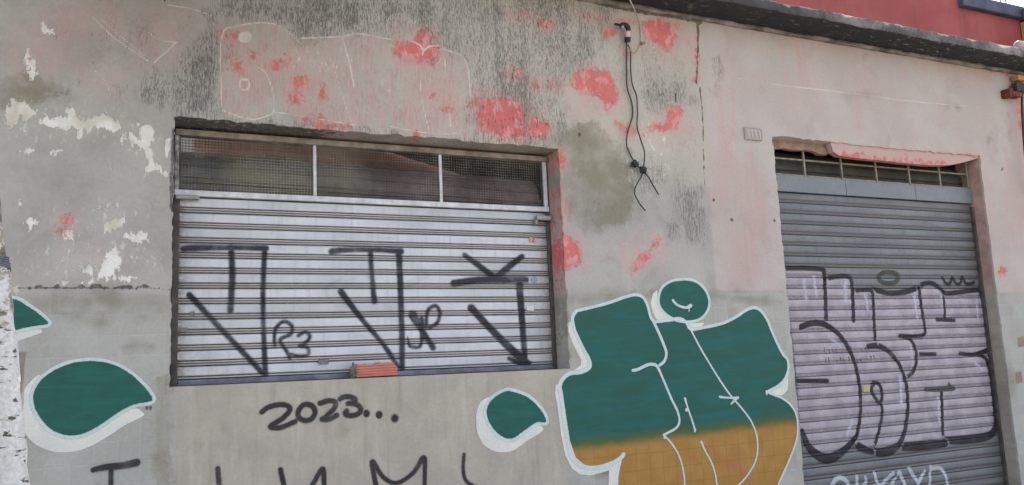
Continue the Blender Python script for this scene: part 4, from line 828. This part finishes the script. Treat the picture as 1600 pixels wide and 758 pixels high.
# ------------------------------------------------------------------ hanging cables
def on_wall(pts, y): return [(*(lambda q: (q[0], y, q[1]))(up(p, y)),) for p in pts]
def curve3(pts, ys):
    D = np.array([(*(lambda q, yv: (q[0], yv, q[1]))(up(p, yv), yv),) for p, yv in zip(pts, ys)]); return spline(D, 6)
m_cab = plain('black_cable_mat', S(52, 52, 52), .5, .3, 20); m_tape = plain('tape_mat', S(40, 40, 42), .45, .4, 40)
b0 = up((979, 50), -.05)
cab = thing('hanging_cable', 'two black cables hanging from a clamp below the cornice with taped knots', 'cable', (b0[0], -.05, b0[1]))
def lump(pos, r, seed, mat, name, parent):
    bm = bmesh.new(); bmesh.ops.create_icosphere(bm, subdivisions=3, radius=r); rr = random.Random(seed); ph = [rr.uniform(0, 6) for _ in range(6)]
    for v in bm.verts:
        d = v.co.normalized(); f = 1+.22*math.sin(5*d.x+ph[0])*math.cos(4*d.z+ph[1])+.12*math.sin(11*d.z+ph[2]+3*d.x); v.co = Vector((v.co.x*f*1.05, v.co.y*f*.7, v.co.z*f*.95))+Vector(pos)
    return obj(name, bm, mat, parent, True)
pA = [(979, 66), (979, 90), (979, 115), (980, 138), (987, 160), (988, 182), (981, 205), (979, 226), (985, 242), (992, 254), (1000, 263), (1012, 275), (1020, 289), (1029, 304)]
pB = [(981, 70), (985, 80), (985.5, 110), (988, 132), (994.5, 150), (996, 175), (995.5, 198), (1001, 218), (1007, 238), (1006, 258), (1004, 272), (995, 288), (991, 300), (998, 316), (1008, 329)]
for pts, yv in ((pA, -.022), (pB, -.036)):
    bm = bmesh.new(); tube(bm, curve3(pts, [-.03]+[yv-.008*math.sin(i*1.3) for i in range(len(pts)-1)]), .0054, 8); obj('cable', bm, m_cab, cab, True)
for i, (p, yv) in enumerate((((992, 256), -.03), ((1005, 266), -.042))):
    q = up(p, yv); lump((q[0], yv, q[1]), .031, i+3, m_tape, 'taped_knot', cab)
bm = bmesh.new(); q = up((987, 258), -.03); tube(bm, [(q[0]-.02, -.03, q[1]-.012), (q[0], -.03, q[1]-.005), (q[0]+.02, -.03, q[1]+.005)], [.003, .008, .016], 7); obj('tape_end', bm, m_tape, cab)
bm = bmesh.new(); tube(bm, curve3([(962, 38), (968, 40), (975, 39.5), (981, 44), (982, 52)], [-.03, -.06, -.075, -.06, -.05]), [.011, .016, .032, .030, .02]*6+[.02], 10) if False else tube(bm, curve3([(969, 41), (975, 39), (981, 43), (982, 54)], [-.05, -.06, -.06, -.05]), .021, 10); obj('clamp_hook', bm, m_tape, cab, True)
bm = bmesh.new(); tube(bm, curve3([(961, 37.5), (966, 38.5), (973, 41)], [-.02, -.04, -.05]), .010, 8); obj('bolt', bm, m_cab, cab, True)
bm = bmesh.new(); tube(bm, curve3([(972.5, 42), (972.7, 42.5), (973, 43)], [-.085, -.078, -.06]), .014, 12); obj('washer', bm, m_gal, cab, True)
bm = bmesh.new(); tube(bm, curve3([(981, 49), (981, 54), (980.5, 59)], [-.06, -.055, -.05]), .023, 12); obj('clamp_label', bm, plain('pink_label_mat', S(206, 170, 176), .6, .2), cab, True)
bm = bmesh.new(); tube(bm, curve3([(980.5, 58), (980.5, 62), (980.5, 66)], [-.05, -.045, -.04]), .025, 12); obj('clamp_grip', bm, m_tape, cab, True)
tw = thing('loose_wire', 'thin pale wire dropping past the cornice beside the black cable clamp', 'wire', (*(lambda q: (q[0], -.06, q[1]))(up((994, 20), -.06)),))
bm = bmesh.new(); tube(bm, curve3([(981, -8), (985, 2), (990, 12), (993, 20)], [-.40, -.36, -.2, -.06]), .005, 7); obj('wire', bm, plain('pale_wire_mat', S(190, 184, 176), .5, .2), tw, True)
bm = bmesh.new(); tube(bm, curve3([(993, 20), (998, 34), (1000, 52), (1000, 66), (997, 76), (991, 83), (985, 80), (983, 72)], [-.05, -.02, -.02, -.02, -.03, -.04, -.04, -.04]), .0032, 7); obj('wire_tail', bm, plain('brown_wire_mat', S(140, 122, 100), .5, .2), tw, True)

# house number plate, painted over
q0 = up((1163, 218), 0); q1 = up((1188, 202), 0)
pl = thing('house_number_plate', 'small embossed house number plate painted over in pinkish grey', 'number plate', (q0[0], -.001, q0[1]))
m_plate = plain('painted_plate_mat', S(166, 157, 153), .8, .1, 20, S(160, 150, 146))
bm = bmesh.new(); box(bm, q0[0], q1[0], -.014, .004, q0[1], q1[1], .006); obj('plate', bm, m_plate, pl)
bm = bmesh.new()
for (a, b, c, d) in ((0, 1, 0, .07), (0, 1, .93, 1), (0, .05, .0705, .9295), (.95, 1, .0705, .9295)):
    wx_, wz_ = q1[0]-q0[0], q1[1]-q0[1]; box(bm, q0[0]+a*wx_, q0[0]+b*wx_, -.0165, -.0143, q0[1]+c*wz_, q0[1]+d*wz_, .0008)
obj('rim', bm, plain('plate_rim_mat', S(166, 158, 154), .7, .3, 60, S(142, 138, 134)), pl)
for t in (.18, .40, .62, .86):
    bm = bmesh.new(); x = q0[0]+t*wx_; box(bm, x-.007, x+.007, -.020, -.0145, q0[1]+.2*wz_, q0[1]+.84*wz_, .002); box(bm, x-.016, x-.0075, -.0195, -.0146, q0[1]+.68*wz_, q0[1]+.8*wz_, .001); obj('digit', bm, plain('plate_digit_mat', S(178, 176, 172), .6, .1), pl)

# hollow brick on the sill
q0 = up((548, 590), .06); q1 = up((620, 566), .06)
m_bk = plain('hollow_brick_mat', S(192, 122, 110), .9, .2, 16, S(176, 110, 98))
bk = thing('hollow_brick', 'broken salmon hollow brick lying on the sill of the shuttered window', 'brick', ((q0[0]+q1[0])/2, .09, OP[0][2]))
bm = bmesh.new()
Lx, Hz, Dp = .268, .088, .075; nrow = 5
prof = []
for i in range(nrow):
    z0_ = Hz*i/nrow; h_ = Hz/nrow
    prof += [(-Dp/2, z0_+.0035), (-Dp/2, z0_+h_-.0035)]
    if i < nrow-1: prof += [(-Dp/2+.005, z0_+h_-.001), (-Dp/2+.005, z0_+h_+.001)]
prof = prof+[(Dp/2, Hz), (Dp/2, 0)]
xsb = np.linspace(-Lx/2, Lx/2, 26); rings = []
for x in xsb:
    e = .004*math.sin(31*x)+.003*math.sin(77*x); rings.append([bm.verts.new((x+(.012*math.sin(55*z_)+.006*math.sin(130*z_+1) if x == xsb[-1] else 0), yv, z_+(e if z_ > Hz*.9 else 0))) for yv, z_ in prof])
for r0, r1 in zip(rings, rings[1:]):
    for i in range(len(prof)): bm.faces.new((r0[i], r0[(i+1) % len(prof)], r1[(i+1) % len(prof)], r1[i]))
bm.faces.new(rings[0]); bm.faces.new(rings[-1][::-1])
R_ = Matrix.Rotation(math.radians(-3), 4, 'Z') @ Matrix.Rotation(math.radians(-1.0), 4, 'Y')
T_ = Matrix.Translation(Vector(((q0[0]+q1[0])/2+.018, .085, OP[0][2]+.006)))
bm.transform(T_ @ R_); obj('body', bm, m_bk, bk)
bm = bmesh.new(); bmesh.ops.create_icosphere(bm, subdivisions=4, radius=1.0)
for v in bm.verts:
    d = v.co.copy(); f = 1+.16*math.sin(6*d.x+3*d.z)+.1*math.sin(13*d.z+4*d.y)+.06*math.sin(25*d.x+20*d.y)
    v.co = Vector((d.x*.024*f, d.y*.043*f, max(d.z*.052*f, -.044)))
bm.transform(Matrix.Translation(Vector(((q0[0]+q1[0])/2-.128, .088, OP[0][2]+.046)))); obj('mortar', bm, plain('mortar_mat', S(142, 130, 116), .95, .3, 25, S(110, 98, 86)), bk)

# rusty bracket and cable at the right end of the wall
qb = up((1590, 142), -.03)
bk2 = thing('rusty_bracket', 'rusty bracket holding a dark drooping cable at the wall end under the cornice', 'bracket', (qb[0], -.03, qb[1]))
m_rust = plain('rust_mat', S(120, 62, 54), .85, .5, 14, S(70, 44, 40))
def pb(x0, x1, y0, y1, ya, yb, m, nm, bev=.004):
    a = up((x0, y1), ya); b = up((x1, y0), ya); bm = bmesh.new(); box(bm, a[0], b[0], ya, yb, a[1], b[1], bev); obj(nm, bm, m, bk2)
pb(1579, 1583, 138, 150, -.10, .0, m_rust, 'foot'); pb(1583.5, 1597, 144, 149, -.11, -.02, m_rust, 'arm'); pb(1590, 1606, 131, 142, -.09, -.03, plain('dark_box_mat', S(70, 66, 66), .7, .4, 12), 'box'); pb(1592, 1606, 119, 124, -.10, -.02, plain('tan_tile_mat', S(190, 150, 100), .85, .3, 14), 'tile')
bm = bmesh.new(); tube(bm, curve3([(1597, 142), (1597, 160), (1598, 185), (1600, 220), (1604, 260), (1612, 300)], [-.09]*6), .013, 8); obj('cable', bm, m_cab, bk2, True)

# ------------------------------------------------------------------ white-washed street tree at the left edge
TY = -2.0
k = NT('whitewashed_bark_mat', .85); n_ = k.noise(k.sc(1, 1, 1), 26, 5, .65); n2_ = k.noise(k.sc(9, 9, 30), 1.6, 4, .6); n3_ = k.noise(k.sc(1, 1, 1), 70, 4); X_, Y_, Z_ = k.xyz()
wf = k.ss(k.M('ADD', Z_, k.M('MULTIPLY', k.M('SUBTRACT', n_, .5), .35)), 2.02, 1.95)
bark = k.mix(k.ss(n2_, .4, .6), S(96, 90, 80), S(140, 132, 118)); white = k.mix(k.ss(n3_, .3, .7), S(176, 176, 178), S(198, 198, 199))
blk = k.M('MAXIMUM', k.ss(n2_, .6, .66), k.ss(n_, .61, .66)); white = k.mix(blk, white, S(78, 72, 68))
low = k.mix(k.ss(n_, .5, .62), white, bark); low = k.mix(k.ss(Z_, 1.85, 1.7), low, white)
k.col(k.mix(wf, k.mix(k.ss(n_, .52, .6), bark, white), low)); k.bump(k.M('ADD', n_, n3_), .5, .01); m_bark = k.m
ptsR = ups([(47, 758), (27, 540), (15, 430), (2, 335)], TY); rad = [.052, .046, .042, .037]
cl = [(p[0]-r_, TY, p[1]) for p, r_ in zip(ptsR, rad)]
sl = (cl[0][0]-cl[-1][0])/(cl[-1][2]-cl[0][2])
base = (cl[0][0]+sl*cl[0][2]*.8, TY, 0)
tree = thing('street_tree', 'slim leaning street tree with whitewashed flaking trunk at the kerb', 'tree', base)
tpts = [(base[0], TY, -.02), (base[0]-.02, TY, .5)]+cl+[(cl[-1][0]-.10, TY+.02, 3.0), (cl[-1][0]-.2, TY+.05, 3.7)]
tr_ = [.075, .06]+rad+[.034, .03]
D = spline(np.array([(*p, r_) for p, r_ in zip(tpts, tr_)]), 10)
bm = bmesh.new(); tube(bm, [tuple(d[:3]) for d in D], [d[3]*(1+.05*math.sin(d[2]*23)+.04*math.sin(d[2]*51)) for d in D], 20); trunk = obj('trunk', bm, m_bark, tree, True)
top = np.array(tpts[-1]); tips = []
for i in range(6):
    a = i*1.05+.4; e = top+np.array([math.cos(a)*.7+1.0, math.sin(a)*.6+.9, .75+.25*math.sin(i*2.1)]); m_ = (top+e)/2+np.array([0, 0, .12])
    bm = bmesh.new(); Dd = spline(np.array([top-[0, 0, .12], m_, e]), 6); tube(bm, Dd, np.linspace(.024, .006, len(Dd)), 8); obj('limb', bm, m_bark, tree, True); tips += [m_, e, (m_+e)/2]
bm = bmesh.new(); rr = random.Random(5)
for i in range(7000):
    c = tips[rr.randrange(len(tips))]+np.array([rr.gauss(0, .22), rr.gauss(0, .22), rr.gauss(.08, .18)])
    if c[2] < 3.85: continue
    u_ = Vector((rr.gauss(0, 1), rr.gauss(0, 1), rr.gauss(0, .5))).normalized(); v_ = u_.cross(Vector((rr.gauss(0, 1), rr.gauss(0, 1), rr.gauss(0, 1)))).normalized(); s_ = rr.uniform(.035, .065); c = Vector(c)
    bm.faces.new([bm.verts.new(c-u_*s_), bm.verts.new(c+v_*s_*.45), bm.verts.new(c+u_*s_), bm.verts.new(c-v_*s_*.45)])
obj('shade_crown', bm, plain('leaf_mat', S(70, 100, 48), .6, .4, 6), tree)  # unseen leaves, thickened and shifted sunward to throw dappled shade on the trunk
m_tie = plain('grey_tie_mat', S(120, 124, 136), .5, .5, 30, S(60, 62, 72))
zt_ = up((8, 412), TY)[1]
def tie(name, z, rr_, m):
    bm = bmesh.new(); i = np.argmin([abs(d[2]-z) for d in D]); c = D[i]; R0 = c[3]+.004
    pts = [(c[0]+(R0+.001*math.sin(5*t))*math.cos(t), c[1]+R0*math.sin(t), z+.012*math.sin(t+z*30)+.006*t/6) for t in np.linspace(0, 2*math.pi*2.02, 60)]
    tube(bm, pts, rr_, 6); obj(name, bm, m, trunk, True)
for dz in (-.018, 0.0, .02): tie('wire_tie', zt_+dz, .0035, m_tie)
